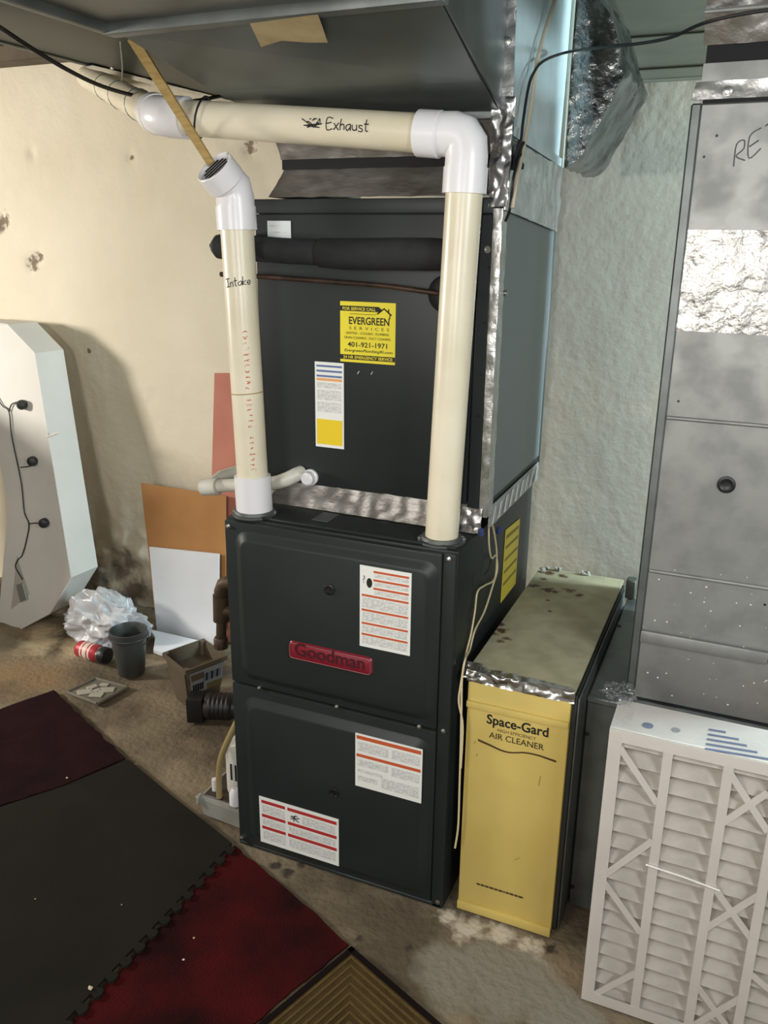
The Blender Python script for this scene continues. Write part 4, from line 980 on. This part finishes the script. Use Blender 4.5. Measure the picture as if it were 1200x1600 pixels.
# unseen cabinet added on the far side of the letter: it shades the letter's lower part from the lamp
cab = thing('added_shade_cabinet', 'added unseen brown cabinet that shades the lower part of the white marquee letter', 'cabinet', (-2.05, 0.32, 0))
bm = B(); box(bm, -2.25, -1.87, 0.17, 0.52, 0.03, 0.96, 0.004, 1); obj('carcass', bm, mat('cabinet_brown', (110, 84, 60), 0.6), cab)
for x0_ in (-2.245, -2.056):
    bm = B(); box(bm, x0_, x0_+0.185, 0.156, 0.169, 0.04, 0.95, 0.003, 1); d_ = obj('door', bm, MATS['cabinet_brown'], cab)
    bm = B(); lathe(bm, [(0.006,0),(0.006,0.012),(0.012,0.016),(0.010,0.024)], (x0_+(0.165 if x0_ < -2.1 else 0.02), 0.156, 0.62), (0,-1,0), 12); obj('knob', bm, screw_metal, d_)
bm = B(); box(bm, -2.23, -1.89, 0.17, 0.48, 0.0, 0.03); obj('plinth', bm, black, cab)

# ---- boards leaning at the wall
def board(name, pxs, p, n, th, M_, label, cat='board', group=None):
    pts = [UP(px, py, p, n) for px, py in pxs]; zc = min(q.z for q in pts)
    if zc < 0.016: pts = [V((q.x, q.y, max(q.z, 0.016))) for q in pts]
    bm = B(); prism(bm, pts, -V(n).normalized()*th); o = obj(name, bm, M_, smooth=False); return tag(o, label, cat, group)
pink = mat('salmon_board', (184, 118, 98), 0.8, 0, c2=(174, 108, 90), nscale=6)
cardboard = mat('brown_cardboard', (176, 126, 74), 0.85, 0, c2=(164, 114, 64), nscale=5)
foam_white = mat('white_foam', (222, 224, 228), 0.75, 0, c2=(212, 214, 218), nscale=4)
n1 = (0, -1, 0.10)
board('salmon_board', [(335,583), (420,583), (420,1010), (343,1010), (340,880), (331,740)], (0, 0.905, 0), n1, 0.012, pink, 'tall salmon pink foam board leaning on the wall behind the intake pipe')
board('cardboard_sheet', [(220,755), (352,775), (352,985), (242,955)], (0, 0.880, 0), n1, 0.006, cardboard, 'brown cardboard sheet leaning on the wall behind the white board')
board('white_board', [(233,855), (341,866), (340,1010), (245,985)], (0, 0.855, 0), n1, 0.010, foam_white, 'square white foam board leaning against the brown cardboard')
q = [U(px, py, 'z', 0.030) for px, py in ((243,1000), (247,980), (341,1000), (341,1040), (250,1024), (240,1020))]
q = [V((v.x, min(v.y, 0.835), v.z)) for v in q]
bm = B(); prism(bm, q, (0,0,0.012)); tag(obj('foam_sheet', bm, foam_white, smooth=False), 'white foam sheet lying flat on the floor in front of the white board', 'board')

# ---- crumpled plastic bag
bagm = mat('milky_plastic', (206, 206, 208), 0.32, 0, c2=(188, 188, 190), nscale=10)
bb = bagm.node_tree.nodes['Principled BSDF']; bb.inputs['Transmission Weight'].default_value = 0.15
bm = B(); bmesh.ops.create_icosphere(bm, subdivisions=6, radius=1.0)
def ridg(p):
    return 1 - abs(noise.noise(p))*2
for v in bm.verts:
    d = v.co.normalized()
    k_ = 0.92 + 0.30*noise.noise(d*1.5+V((1,3,2))) + 0.26*ridg(d*2.0 + V((7,2,1))) + 0.10*ridg(d*4.3 + V((3,9,4))) + 0.015*ridg(d*11 + V((2,5,8)))
    z = d.z*0.108*k_
    v.co = V((d.x*0.150*k_, d.y*0.085*k_, max(z, -0.055) + 0.012*noise.noise(d*3)))
zlow = min(v.co.z for v in bm.verts)
bc = U(166, 985, 'z', 0.03)
xform(bm, Matrix.Translation((bc.x+0.035, 0.735, 0.024 - zlow)))
o = obj('plastic_bag', bm, bagm, angle=60); tag(o, 'crumpled translucent white plastic bag heaped at the foot of the wall', 'bag')

# ---- red can on its side
cn = thing('drink_can', 'small red and white can lying on its side by the plastic bag', 'can', U(150,1022,'z',0.02))
p0 = U(133, 998, 'z', 0.055); p1 = U(176, 1012, 'z', 0.050); axc = (p1-p0).normalized()
axc = V((axc.x, axc.y, 0)).normalized(); L = 0.105; c0 = V((p0.x+0.01, p0.y-0.045, 0.040))
red = mat('can_red', (176, 52, 62), 0.4, 0.2)
bm = B(); lathe(bm, [(0.024,0),(0.028,0.004),(0.031,0.012),(0.031,L-0.012),(0.028,L-0.004),(0.024,L)], c0, axc, 28); cb = obj('can_body', bm, red, cn)
for h0, h1, M_ in ((0.030,0.038,mat('can_cream',(220,200,186),0.5)), (0.044,0.062,MATS['can_cream']), (0.068,0.076,MATS['can_cream'])):
    bm = B(); lathe(bm, [(0.0313,h0),(0.0316,h0+0.001),(0.0316,h1-0.001),(0.0313,h1)], c0, axc, 28, close=False); obj('can_stripe', bm, M_, cb)
bm = B(); lathe(bm, [(0.026,L-0.001),(0.029,L+0.001),(0.027,L+0.006),(0.001,L+0.004)], c0, axc, 28); obj('can_lid', bm, screw_metal, cn)
bm = B(); lathe(bm, [(0.0295,L+0.006),(0.0305,L+0.009),(0.0305,L+0.030),(0.028,L+0.034)], c0, axc, 24); obj('can_cap', bm, black, cn)

# ---- dark bucket
bp_ = U(206, 1052, 'z', 0.0)
bk_ = thing('bucket', 'small dark grey plastic bucket with rolled rim standing on the floor', 'bucket', (bp_.x, bp_.y, 0.003))
bkm = mat('bucket_grey', (62, 64, 62), 0.45, 0, c2=(54, 56, 54), nscale=12)
bm = B(); lathe(bm, [(0.001,0.0),(0.044,0.0),(0.046,0.004),(0.060,0.135),(0.0645,0.138),(0.0655,0.155),(0.0655,0.166),(0.062,0.168),(0.060,0.164),(0.058,0.14),(0.043,0.012),(0.001,0.010)], (bp_.x, bp_.y, 0.004), Z, 36, close=False); obj('bucket_body', bm, bkm, bk_)
bm = B(); tube(bm, [V((bp_.x,bp_.y,0.150)) + V((math.cos(a*.2244), math.sin(a*.2244), 0))*0.0665 for a in range(29)], 0.003, 8, caps=False); obj('rim', bm, bkm, bk_)
bm = B(); tube(bm, [V((bp_.x,bp_.y,0.158)) + V((0.068*math.cos(math.radians(a)), 0.068*math.sin(math.radians(a)), -0.03*math.sin(math.radians(a-90)) if a > 90 else 0.03*math.sin(math.radians(a-90)))) for a in range(0,181,15)], 0.002, 6); obj('bail_handle', bm, black, bk_)

# ---- flat mouse trap / tray on the floor
tq = [U(px, py, 'z', 0.0) for px, py in ((104,1086), (150,1064), (201,1078), (152,1104))]
tb = thing('glue_tray', 'flat dusty grey tray with pale scraps on the concrete', 'tray', sum(tq, V((0,0,0)))/4)
traym = mat('tray_grey', (112, 106, 92), 0.6, 0, c2=(96, 90, 78), nscale=16)
cen = sum(tq, V((0,0,0)))/4
bm = B(); hexa(bm, [v+V((0,0,0.004)) for v in tq], [v.lerp(cen,0.02)+V((0,0,0.010)) for v in tq]); obj('tray_base', bm, traym, tb)
for i in range(4):
    bm = B(); tube(bm, [tq[i].lerp(cen,0.02)+V((0,0,0.011)), tq[(i+1)%4].lerp(cen,0.02)+V((0,0,0.011))], 0.005, 8); obj('tray_rim', bm, traym, tb)
rnd = random.Random(4)
for u_, v_, s_ in ((0.25,0.35,0.05), (0.3,0.68,0.045), (0.55,0.3,0.035), (0.62,0.7,0.05), (0.8,0.45,0.03), (0.45,0.52,0.03)):
    p = tq[0].lerp(tq[1],u_).lerp(tq[3].lerp(tq[2],u_), v_); bm = B()
    box(bm, -s_*0.5, s_*0.5, -s_*0.32, s_*0.32, 0, 0.004, 0.001, 1, xf=Matrix.Translation((p.x,p.y,0.0105)) @ Matrix.Rotation(rnd.uniform(0,3), 4, 'Z')); obj('scrap', bm, mat('pale_scrap', (162,156,142), 0.7), tb)

# ---- brown square tub with label
top = [U(px, py, 'z', 0.165) for px, py in ((255,1020), (318,998), (352,1020), (290,1048))]
top[2] = top[1] + (top[3]-top[0])
cen = sum(top, V((0,0,0)))/4; cenb = V((cen.x, cen.y, 0.004))
tub = thing('plastic_tub', 'brownish translucent square plastic tub with printed label behind the black pump', 'tub', (cen.x, cen.y, 0.0))
tubm = mat('tub_brown', (92, 82, 67), 0.45, 0, c2=(82, 72, 58), nscale=8)
bot = [V((cen.x+(p.x-cen.x)*0.76, cen.y+(p.y-cen.y)*0.76, 0.004)) for p in top]
bm = B()
def ring(f, z): return [bm.verts.new((cen.x+(p.x-cen.x)*f, cen.y+(p.y-cen.y)*f, z)) for p in top]
R_ = [ring(0.76,0.004), ring(0.985,0.150), ring(1.03,0.150), ring(1.03,0.165), ring(0.97,0.165), ring(0.73,0.012)]
bm.faces.new(R_[0][::-1]); bm.faces.new(R_[-1])
for a, b in zip(R_, R_[1:]):
    for i in range(4): bm.faces.new((a[i], a[(i+1)%4], b[(i+1)%4], b[i]))
vert_edges = [e for e in bm.edges if abs(e.verts[0].co.z - e.verts[1].co.z) > 0.05]
bmesh.ops.bevel(bm, geom=vert_edges, offset=0.014, segments=3, affect='EDGES')
obj('tub_body', bm, tubm, tub)
# murky contents
bm = B(); hexa(bm, [V((cen.x+(p.x-cen.x)*0.80, cen.y+(p.y-cen.y)*0.80, 0.10)) for p in top], [V((cen.x+(p.x-cen.x)*0.86, cen.y+(p.y-cen.y)*0.86, 0.118)) for p in top]); obj('contents', bm, mat('murky', (92,80,64), 0.35), tub)
def side(i, j, t, f, off=0.0):
    a = bot[i].lerp(bot[j], t); b = V((cen.x+(top[i].x-cen.x)*0.985, cen.y+(top[i].y-cen.y)*0.985, 0.150)).lerp(V((cen.x+(top[j].x-cen.x)*0.985, cen.y+(top[j].y-cen.y)*0.985, 0.150)), t)
    n = (bot[j]-bot[i]).cross(Z).normalized()
    if n.dot(a-cenb) < 0: n = -n
    return a.lerp(b, f) + n*off
def side_patch(name, i, j, t0, t1, f0, f1, off, M_, par):
    q = [side(i,j,t0,f0,off), side(i,j,t1,f0,off), side(i,j,t1,f1,off), side(i,j,t0,f1,off)]
    n = (side(i,j,t0,f0,1)-side(i,j,t0,f0,0)); bm = B(); prism(bm, q, n*0.0006); return obj(name, bm, M_, par, smooth=False)
tl = side_patch('tub_label', 3, 2, 0.08, 0.92, 0.42, 0.98, 0.0015, mat('tub_label_grey', (132,134,136), 0.6), tub)
side_patch('label_band', 3, 2, 0.10, 0.42, 0.76, 0.92, 0.0022, mat('label_brown', (92,74,54), 0.6), tl)
for k in range(7): side_patch('label_mark', 3, 2, 0.40+k*0.07, 0.45+k*0.07, 0.66, 0.86, 0.0022, ink_black if k%2 else mat('label_blue',(98,110,132),0.6), tl)
for k in range(5): side_patch('label_mark', 3, 2, 0.12+k*0.06, 0.165+k*0.06, 0.48, 0.66, 0.0022, ink_black, tl)
side_patch('label_band', 3, 2, 0.50, 0.92, 0.42, 0.58, 0.0022, mat('label_olive', (104,92,60), 0.6), tl)

# ---- black pump body in front of the tub
pb = U(321, 1124, 'z', 0.0) + V((0.014, -0.024, 0))
bpm = thing('black_pump', 'black plastic pump body with round motor lying on the floor beside the furnace', 'pump', (pb.x, pb.y+0.03, 0.0))
A = rz(20, (pb.x, pb.y, 0))
bm = B(); box(bm, pb.x-0.056, pb.x-0.004, pb.y-0.005, pb.y+0.055, 0.004, 0.088, 0.004, 2, xf=A); obj('pump_head', bm, black, bpm)
bm = B(); lathe(bm, [(0.030,0),(0.040,0.004),(0.042,0.01),(0.042,0.085),(0.036,0.092),(0.036,0.110),(0.028,0.116)], A @ V((pb.x-0.004, pb.y+0.028, 0.050)), A.to_3x3() @ X, 28); mtb = obj('motor', bm, mat('motor_black', (34,31,29), 0.5), bpm)
for k in range(5):
    bm = B(); lathe(bm, [(0.0425,0.018+k*0.014),(0.044,0.02+k*0.014),(0.044,0.025+k*0.014),(0.0425,0.027+k*0.014)], A @ V((pb.x-0.004, pb.y+0.028, 0.050)), A.to_3x3() @ X, 24, close=False); obj('cooling_rib', bm, black, mtb)
bm = B(); tube(bm, [A @ V(q) for q in ((pb.x+0.10,pb.y+0.03,0.06), (pb.x+0.14,pb.y+0.05,0.09), (pb.x+0.16,pb.y+0.09,0.16), (pb.x+0.17,pb.y+0.12,0.14))], 0.006, 8, smooth_path=5); obj('power_cord', bm, wire_black, bpm)

# ---- gas pipe with drip leg beside the furnace
iron = mat('rusty_iron', (78, 62, 46), 0.6, 0.5, c2=(58, 46, 36), nscale=24)
gx, gy = -0.128, 0.15
gp = thing('gas_pipe', 'rusty iron gas pipe elbow, tee and capped drip leg beside the furnace', 'pipe', (gx, gy, 0.44))
bm = B(); tube(bm, [(-0.002,gy,0.646), (-0.085,gy,0.642)], 0.014, 16); obj('inlet_pipe', bm, iron, gp)
bm = B(); tube(bm, [(-0.080,gy,0.642), (-0.105,gy,0.640), (gx+0.008,gy,0.632), (gx,gy,0.612), (gx-0.001,gy,0.596)], 0.019, 16); obj('elbow', bm, iron, gp)
bm = B(); tube(bm, [(gx-0.001,gy,0.602), (gx-0.004,gy,0.530)], 0.0215, 16); tube(bm, [(gx-0.003,gy,0.560), (gx+0.045,gy+0.01,0.560)], 0.019, 16); obj('tee', bm, iron, gp)
bm = B(); tube(bm, [(gx-0.004,gy,0.532), (gx-0.008,gy,0.475)], 0.0135, 16); obj('nipple', bm, iron, gp)
bm = B(); lathe(bm, [(0.012,0),(0.019,0.004),(0.019,0.030),(0.016,0.034)], (gx-0.009,gy,0.448), Z, 8); obj('cap', bm, iron, gp)
bm = B(); tube(bm, [(gx+0.042,gy+0.01,0.560), (-0.040,gy+0.012,0.560), (-0.030,gy+0.05,0.556), (-0.03,gy+0.26,0.55)], 0.013, 14, smooth_path=4); obj('supply_pipe', bm, iron, gp)
vp = thing('drain_riser', 'white plastic drain pipe dropping beside the furnace behind the gas pipe', 'pipe', (-0.128, 0.238, 0.0))
bm = B(); tube(bm, [(-0.118,0.232,0.52), (-0.128,0.238,0.004)], 0.0145, 16); obj('pipe_body', bm, pvc_grey, vp)
bm = B(); lathe(bm, [(0.018,0),(0.018,0.03),(0.0155,0.032)], (-0.1225,0.2345,0.31), Z, 16); obj('coupling', bm, pvc_white, vp)
bm = B(); lathe(bm, [(0.018,0),(0.018,0.03),(0.0155,0.032)], (-0.119,0.2325,0.47), Z, 16); obj('coupling', bm, pvc_white, vp)

# ---- condensate pump
cp = thing('condensate_pump', 'grey condensate pump tank with white motor cover against the furnace side', 'pump', (-0.09, 0.11, 0.0))
tank = mat('tank_grey', (150, 148, 140), 0.5, 0, c2=(136, 134, 126), nscale=10)
bm = B(); hexa(bm, [V(q) for q in ((-0.148,0.042,0.003), (-0.008,0.032,0.003), (-0.008,0.20,0.003), (-0.148,0.20,0.003))], [V(q) for q in ((-0.156,0.036,0.062), (-0.006,0.026,0.062), (-0.006,0.205,0.062), (-0.156,0.205,0.062))])
bmesh.ops.bevel(bm, geom=list(bm.edges), offset=0.004, segments=2, affect='EDGES'); obj('tank', bm, tank, cp)
bm = B(); box(bm, -0.146, -0.010, 0.046, 0.196, 0.0615, 0.066, 0.002, 1); obj('tank_lid', bm, mat('lid_dark', (46,38,30), 0.5), cp)
bm = B(); box(bm, -0.160, -0.150, 0.030, 0.050, 0.040, 0.066, 0.002, 1); obj('tank_tab', bm, tank, cp)
bm = B(); box(bm, -0.092, -0.010, 0.070, 0.17, 0.066, 0.222, 0.016, 3); mc = obj('motor_cover', bm, mat('motor_white', (206,203,194), 0.45), cp)
for k in range(4):
    bm = B(); box(bm, -0.072+k*0.014, -0.067+k*0.014, 0.0685, 0.0705, 0.118, 0.166); obj('vent_slot', bm, black_gap, mc)
bm = B(); tube(bm, [(-0.046,0.050,0.066), (-0.046,0.050,0.096), (-0.044,0.052,0.112)], [0.017,0.017,0.011], 16); obj('inlet_cap', bm, pvc_white, cp)
bm = B(); tube(bm, [(-0.128,0.075,0.066), (-0.128,0.075,0.100)], 0.008, 10); obj('outlet_barb', bm, pvc_white, cp)
bm = B(); tube(bm, [(-0.098,0.052,0.068), (-0.098,0.052,0.12), (-0.088,0.055,0.19), (-0.060,0.075,0.27), (-0.025,0.11,0.36)], 0.0085, 10, smooth_path=6); obj('clear_tube', bm, mat('amber_tube', (150,132,92), 0.25), cp)

# ================================================================== FLOOR MATS
def ragged(pts, amp, step, seed):
    rnd = random.Random(seed); out = []
    for i in range(len(pts)):
        a, b = pts[i], pts[(i+1)%len(pts)]; L_ = (b-a).length; n = max(1, int(L_/step)); d = (b-a).normalized(); nn = V((-d.y, d.x, 0))
        for k in range(n): out.append(a.lerp(b, k/n) + nn*rnd.uniform(-amp, amp)*(0 if k == 0 else 1))
    return out
def fpt(px, py): return U(px, py, 'z', 0.012)
def mat_piece(name, pts, z0, th, M_, label, cat='floor mat'):
    bm = B(); prism(bm, [V((p.x, p.y, z0)) for p in pts], (0,0,th)); o = obj(name, bm, M_, smooth=False); return tag(o, label, cat)
maroon = mat('maroon_carpet', (40, 18, 21), 1.0, 0, c2=(30, 14, 16), nscale=9, bump=0.6, bscale=220, bdist=0.004, spec=0.1)
redc = mat('dark_red_carpet', (72, 16, 17), 1.0, 0, c2=(34, 12, 12), nscale=4.5, nlo=0.38, nhi=0.62, bump=0.7, bscale=200, bdist=0.004, spec=0.1)
greym = mat('grey_foam_mat', (34, 31, 26), 0.95, 0, c2=(29, 27, 22), nscale=5, bump=0.4, bscale=160, bdist=0.002, spec=0.15)
olive = mat('olive_carpet', (78, 62, 36), 1.0, 0, c2=(64, 50, 29), nscale=14, bump=0.6, bscale=220, bdist=0.004, spec=0.1)
oliv2 = mat('olive_carpet_light', (98, 80, 48), 1.0, 0, c2=(84, 67, 40), nscale=18, bump=0.6, bscale=220, bdist=0.004, spec=0.1)
darkb = mat('dark_carpet_edge', (24, 16, 15), 1.0, 0, spec=0.1)
pts = [fpt(*q) for q in ((84,1078), (196,1184), (100,1226), (0,1258), (-160,1310), (-160,1170), (0,1108))]
mat_piece('carpet_tile', ragged(pts, 0.003, 0.02, 1), 0.006, 0.006, maroon, 'dark maroon carpet piece nearest the plastic bag and can')
# grey mat with interlocking teeth along the red carpet
e0_ = fpt(362,1318); e1_ = e0_ + (fpt(92,1606)-e0_).normalized()*0.85
teeth = []; nT = 20; d = (e1_-e0_); L_ = d.length; d = d.normalized(); nn = V((-d.y, d.x, 0))
if nn.x < 0: nn = -nn
for k in range(nT):
    s0 = L_*k/nT; w_ = L_/nT
    for t, o_ in ((0.0,0.0), (0.30,0.0), (0.22,0.016), (0.40,0.021), (0.62,0.021), (0.80,0.016), (0.70,0.0)):
        teeth.append(e0_ + d*(s0 + t*w_) + nn*o_)
pts = [fpt(-250,1345), fpt(0,1262), fpt(100,1229), fpt(200,1187), fpt(270,1245), fpt(330,1292)] + teeth + [e1_, fpt(-30,1400) + d*0.70, fpt(-30,1400)]
mat_piece('foam_mat', pts, 0.007, 0.007, greym, 'dark grey foam floor mat with toothed interlocking edge')
r0_ = fpt(545,1472); dirR = (fpt(380,1608)-r0_).normalized(); o0_ = fpt(549,1478); dirO = (fpt(724,1629)-o0_).normalized()
pts = [fpt(366,1318), fpt(455,1392), r0_, r0_ + dirR*0.70, e1_ + V((0.012,0,0)), fpt(362,1322)]
mat_piece('carpet_tile', ragged(pts, 0.003, 0.02, 2), 0.002, 0.0045, redc, 'worn dark red carpet piece between the grey mat and olive carpet')
rc = ragged([o0_, o0_ + dirO*0.60, o0_ + dirO*0.60 + dirR*0.69, o0_ + dirR*0.69], 0.001, 0.02, 3)
ol = thing('carpet_tile', 'olive brown carpet piece with nested chevron ribs and dark border', 'floor mat', sum(rc, V((0,0,0)))/len(rc)*1.0)
ol.location.z = 0.0
bm = B(); prism(bm, [V((p.x,p.y,0.002)) for p in rc], (0,0,0.007)); obj('carpet_backing', bm, olive, ol, smooth=False)
sn = abs(dirO.x*dirR.y - dirO.y*dirR.x)
for k in range(32):
    o_ = (0.016 + k*0.0155)/sn
    if o_ > 0.50: break
    a = o0_ + (dirR+dirO)*o_; wv = (dirR+dirO)*(0.0026/sn)
    LR, LO = 0.68 - o_, 0.59 - o_
    q = [a + dirR*LR, a, a + dirO*LO, a + dirO*LO + dirR*(0.0052/sn), a + wv*2, a + dirR*LR + dirO*(0.0052/sn)]
    bm = B(); prism(bm, [V((p.x,p.y,0.0088)) for p in q], (0,0,0.0014)); obj('rib', bm, oliv2, ol, smooth=False)
for a_, b_ in ((o0_, o0_+dirO*0.6), (o0_, o0_+dirR*0.69)):
    d_ = (b_-a_).normalized(); n_ = V((-d_.y, d_.x, 0)); n_ = n_ if n_.dot(fpt(540,1600)-a_) > 0 else -n_
    bm = B(); prism(bm, [V((p.x,p.y,0.0089)) for p in (a_, b_, b_+n_*0.012, a_+n_*0.012)], (0,0,0.003)); obj('border_band', bm, darkb, ol, smooth=False)
rnd = random.Random(33)
for px, py, s_ in ((141,1545,0.010), (105,1216,0.006), (287,1500,0.005), (303,1466,0.004), (190,1414,0.003), (55,1405,0.003)):
    p = U(px, py, 'z', 0.014); bm = B(); bmesh.ops.create_icosphere(bm, subdivisions=1, radius=s_*0.6)
    for v in bm.verts: v.co = V((v.co.x, v.co.y, v.co.z*0.5)) + V((rnd.uniform(-1,1), rnd.uniform(-1,1), 0))*s_*0.15
    lab_ = {141: 'largest pale crumb lying on the toothed edge of the grey mat', 105: 'pale crumb at the seam of maroon carpet and grey mat'}.get(px, 'tiny pale crumb on the dark red carpet' if px > 250 else 'tiny pale crumb on the grey foam mat')
    o = obj('debris_crumb', xform(bm, Matrix.Translation((p.x, p.y, 0.0142+s_*0.26))), mat('pale_crumb', (206,190,160), 0.9), smooth=False)
    tag(o, lab_, 'crumb', 'crumbs on the floor mats')

# ================================================================== WIRES AND THE LATH
tw = thing('thermostat_wire', 'cream thermostat wires looping down the furnace corner to the floor', 'wire', U(742, 930, 'x', W+0.006))
def wx(px, py, x=W+0.010): return U(px, py, 'x', x)
bm = B(); tube(bm, [wx(764,812), wx(764,850), wx(768,872), wx(775,868), wx(777,890), wx(770,915), wx(757,955), wx(742,985), wx(734,1015), U(727,1030,'y',-0.004), U(722,1060,'y',-0.014), U(721,1110,'y',-0.016), U(720,1160,'y',-0.016), U(718,1230,'y',-0.016), U(716,1290,'y',-0.016), U(711,1325,'y',-0.018)], 0.0021, 7, smooth_path=6); obj('wire', bm, wire_cream, tw)
bm = B(); tube(bm, [wx(768,815), wx(772,832), wx(776,862), wx(775,895), wx(770,908), wx(757,915), wx(746,925), wx(742,955), wx(736,990), wx(729,1018), U(725,1040,'y',-0.006), U(719,1075,'y',-0.014), U(717,1098,'y',-0.015), U(723,1135,'y',-0.016), U(720,1200,'y',-0.016)], 0.0021, 7, smooth_path=6); obj('wire', bm, wire_cream, tw)
bm = B(); tube(bm, [wx(768,872), wx(764,888), wx(758,897)], 0.0016, 6); obj('bare_end', bm, copper, tw)
for px, py in ((752,835), (780,832)):
    p = wx(px, py, W+0.014); bm = B(); lathe(bm, [(0.003,0),(0.0075,0.002),(0.006,0.014),(0.0035,0.018)], p, (0.1,-0.5,0.8), 10); obj('wire_nut', bm, mat('wire_nut_blue', (52,64,104), 0.4), tw)

kb = thing('black_cable', 'thin black cable crossing from the return duct down the plenum corner', 'cable', U(835, 110, 'x', 0.60))
bm = B()
tube(bm, [U(1215,14,'y',ry-0.06), U(1150,24,'y',ry-0.06), U(1095,38,'y',ry-0.05), U(1050,58,'y',0.14), U(1000,68,'y',0.20), U(940,74,'y',0.28), U(885,82,'x',0.600), U(850,95,'x',0.588), U(833,115,'x',0.582), U(825,140,'x',0.580), U(818,185,'x',0.580), U(812,235,'x',0.581), U(802,280,'x',0.584), U(797,325,'x',0.578), U(790,345,'x',0.578)], 0.0028, 7, smooth_path=6); obj('cable', bm, wire_black, kb)
tcb = thing('tan_cable', 'tan cable hanging down the plenum side next to the black cable', 'cable', U(835, 150, 'x', 0.58))
bm = B(); tube(bm, [U(870,-10,'x',0.572), U(862,15,'x',0.574), U(848,60,'x',0.576), U(838,105,'x',0.577), U(829,170,'x',0.578), U(820,220,'x',0.580), U(808,280,'x',0.586), U(801,325,'x',0.584)], 0.0042, 8, smooth_path=6); obj('cable', bm, mat('tan_cable', (176,166,146), 0.5), tcb)

sc_ = thing('ceiling_cable', 'black cable sagging along the edge of the green grey duct', 'cable', U(150, 120, 'x', -0.53))
cq = [(-60,5), (0,43), (50,76), (100,106), (150,131), (200,147), (250,156), (300,158), (345,150), (372,146)]
bm = B(); tube(bm, [U(px, py, 'z', zc_) for (px, py), zc_ in zip(cq, (1.85, 1.84, 1.82, 1.80, 1.785, 1.78, 1.785, 1.80, 1.82, 1.84))], 0.0045, 8, smooth_path=5); obj('cable', bm, wire_black, sc_)

lath = mat('yellow_lath', (170, 142, 84), 0.75, 0, c2=(150, 122, 68), nscale=14, aniso_scale=(2,2,12))
la = U(206, 58, 'y', -0.02); lb_ = U(330, 256, 'y', 0.012)
dl = (lb_-la).normalized(); n_ = dl.cross(Y).normalized(); fr2 = n_.cross(dl).normalized()
bm = B(); hexa(bm, [la-n_*0.011-fr2*0.003, la+n_*0.011-fr2*0.003, la+n_*0.011+fr2*0.003, la-n_*0.011+fr2*0.003], [lb_-n_*0.008-fr2*0.003, lb_+n_*0.008-fr2*0.003, lb_+n_*0.008+fr2*0.003, lb_-n_*0.008+fr2*0.003])
ws = obj('wood_strip', bm, lath, smooth=False); tag(ws, 'narrow yellowish wood strip hung slanting in front of the exhaust pipe', 'wood strip')
zt = thing('cable_tie', 'thin black cable tie looped round the wood strip and exhaust pipe', 'cable tie', U(305,195,'y',0.03))
cx_ = e0 - hd*0.095
pr = -hd; u_ = Z - pr*Z.dot(pr); u_.normalize(); v_ = pr.cross(u_)
bm = B(); tube(bm, [cx_ + pr*(0.020*math.sin(a*0.2618+0.6)) + (u_*math.cos(a*0.2618)+v_*math.sin(a*0.2618))*(PR+0.003+0.016*max(0,-(u_*math.cos(a*0.2618)+v_*math.sin(a*0.2618)).y)) for a in range(25)], 0.0022, 6, caps=False); obj('loop', bm, wire_black, zt)
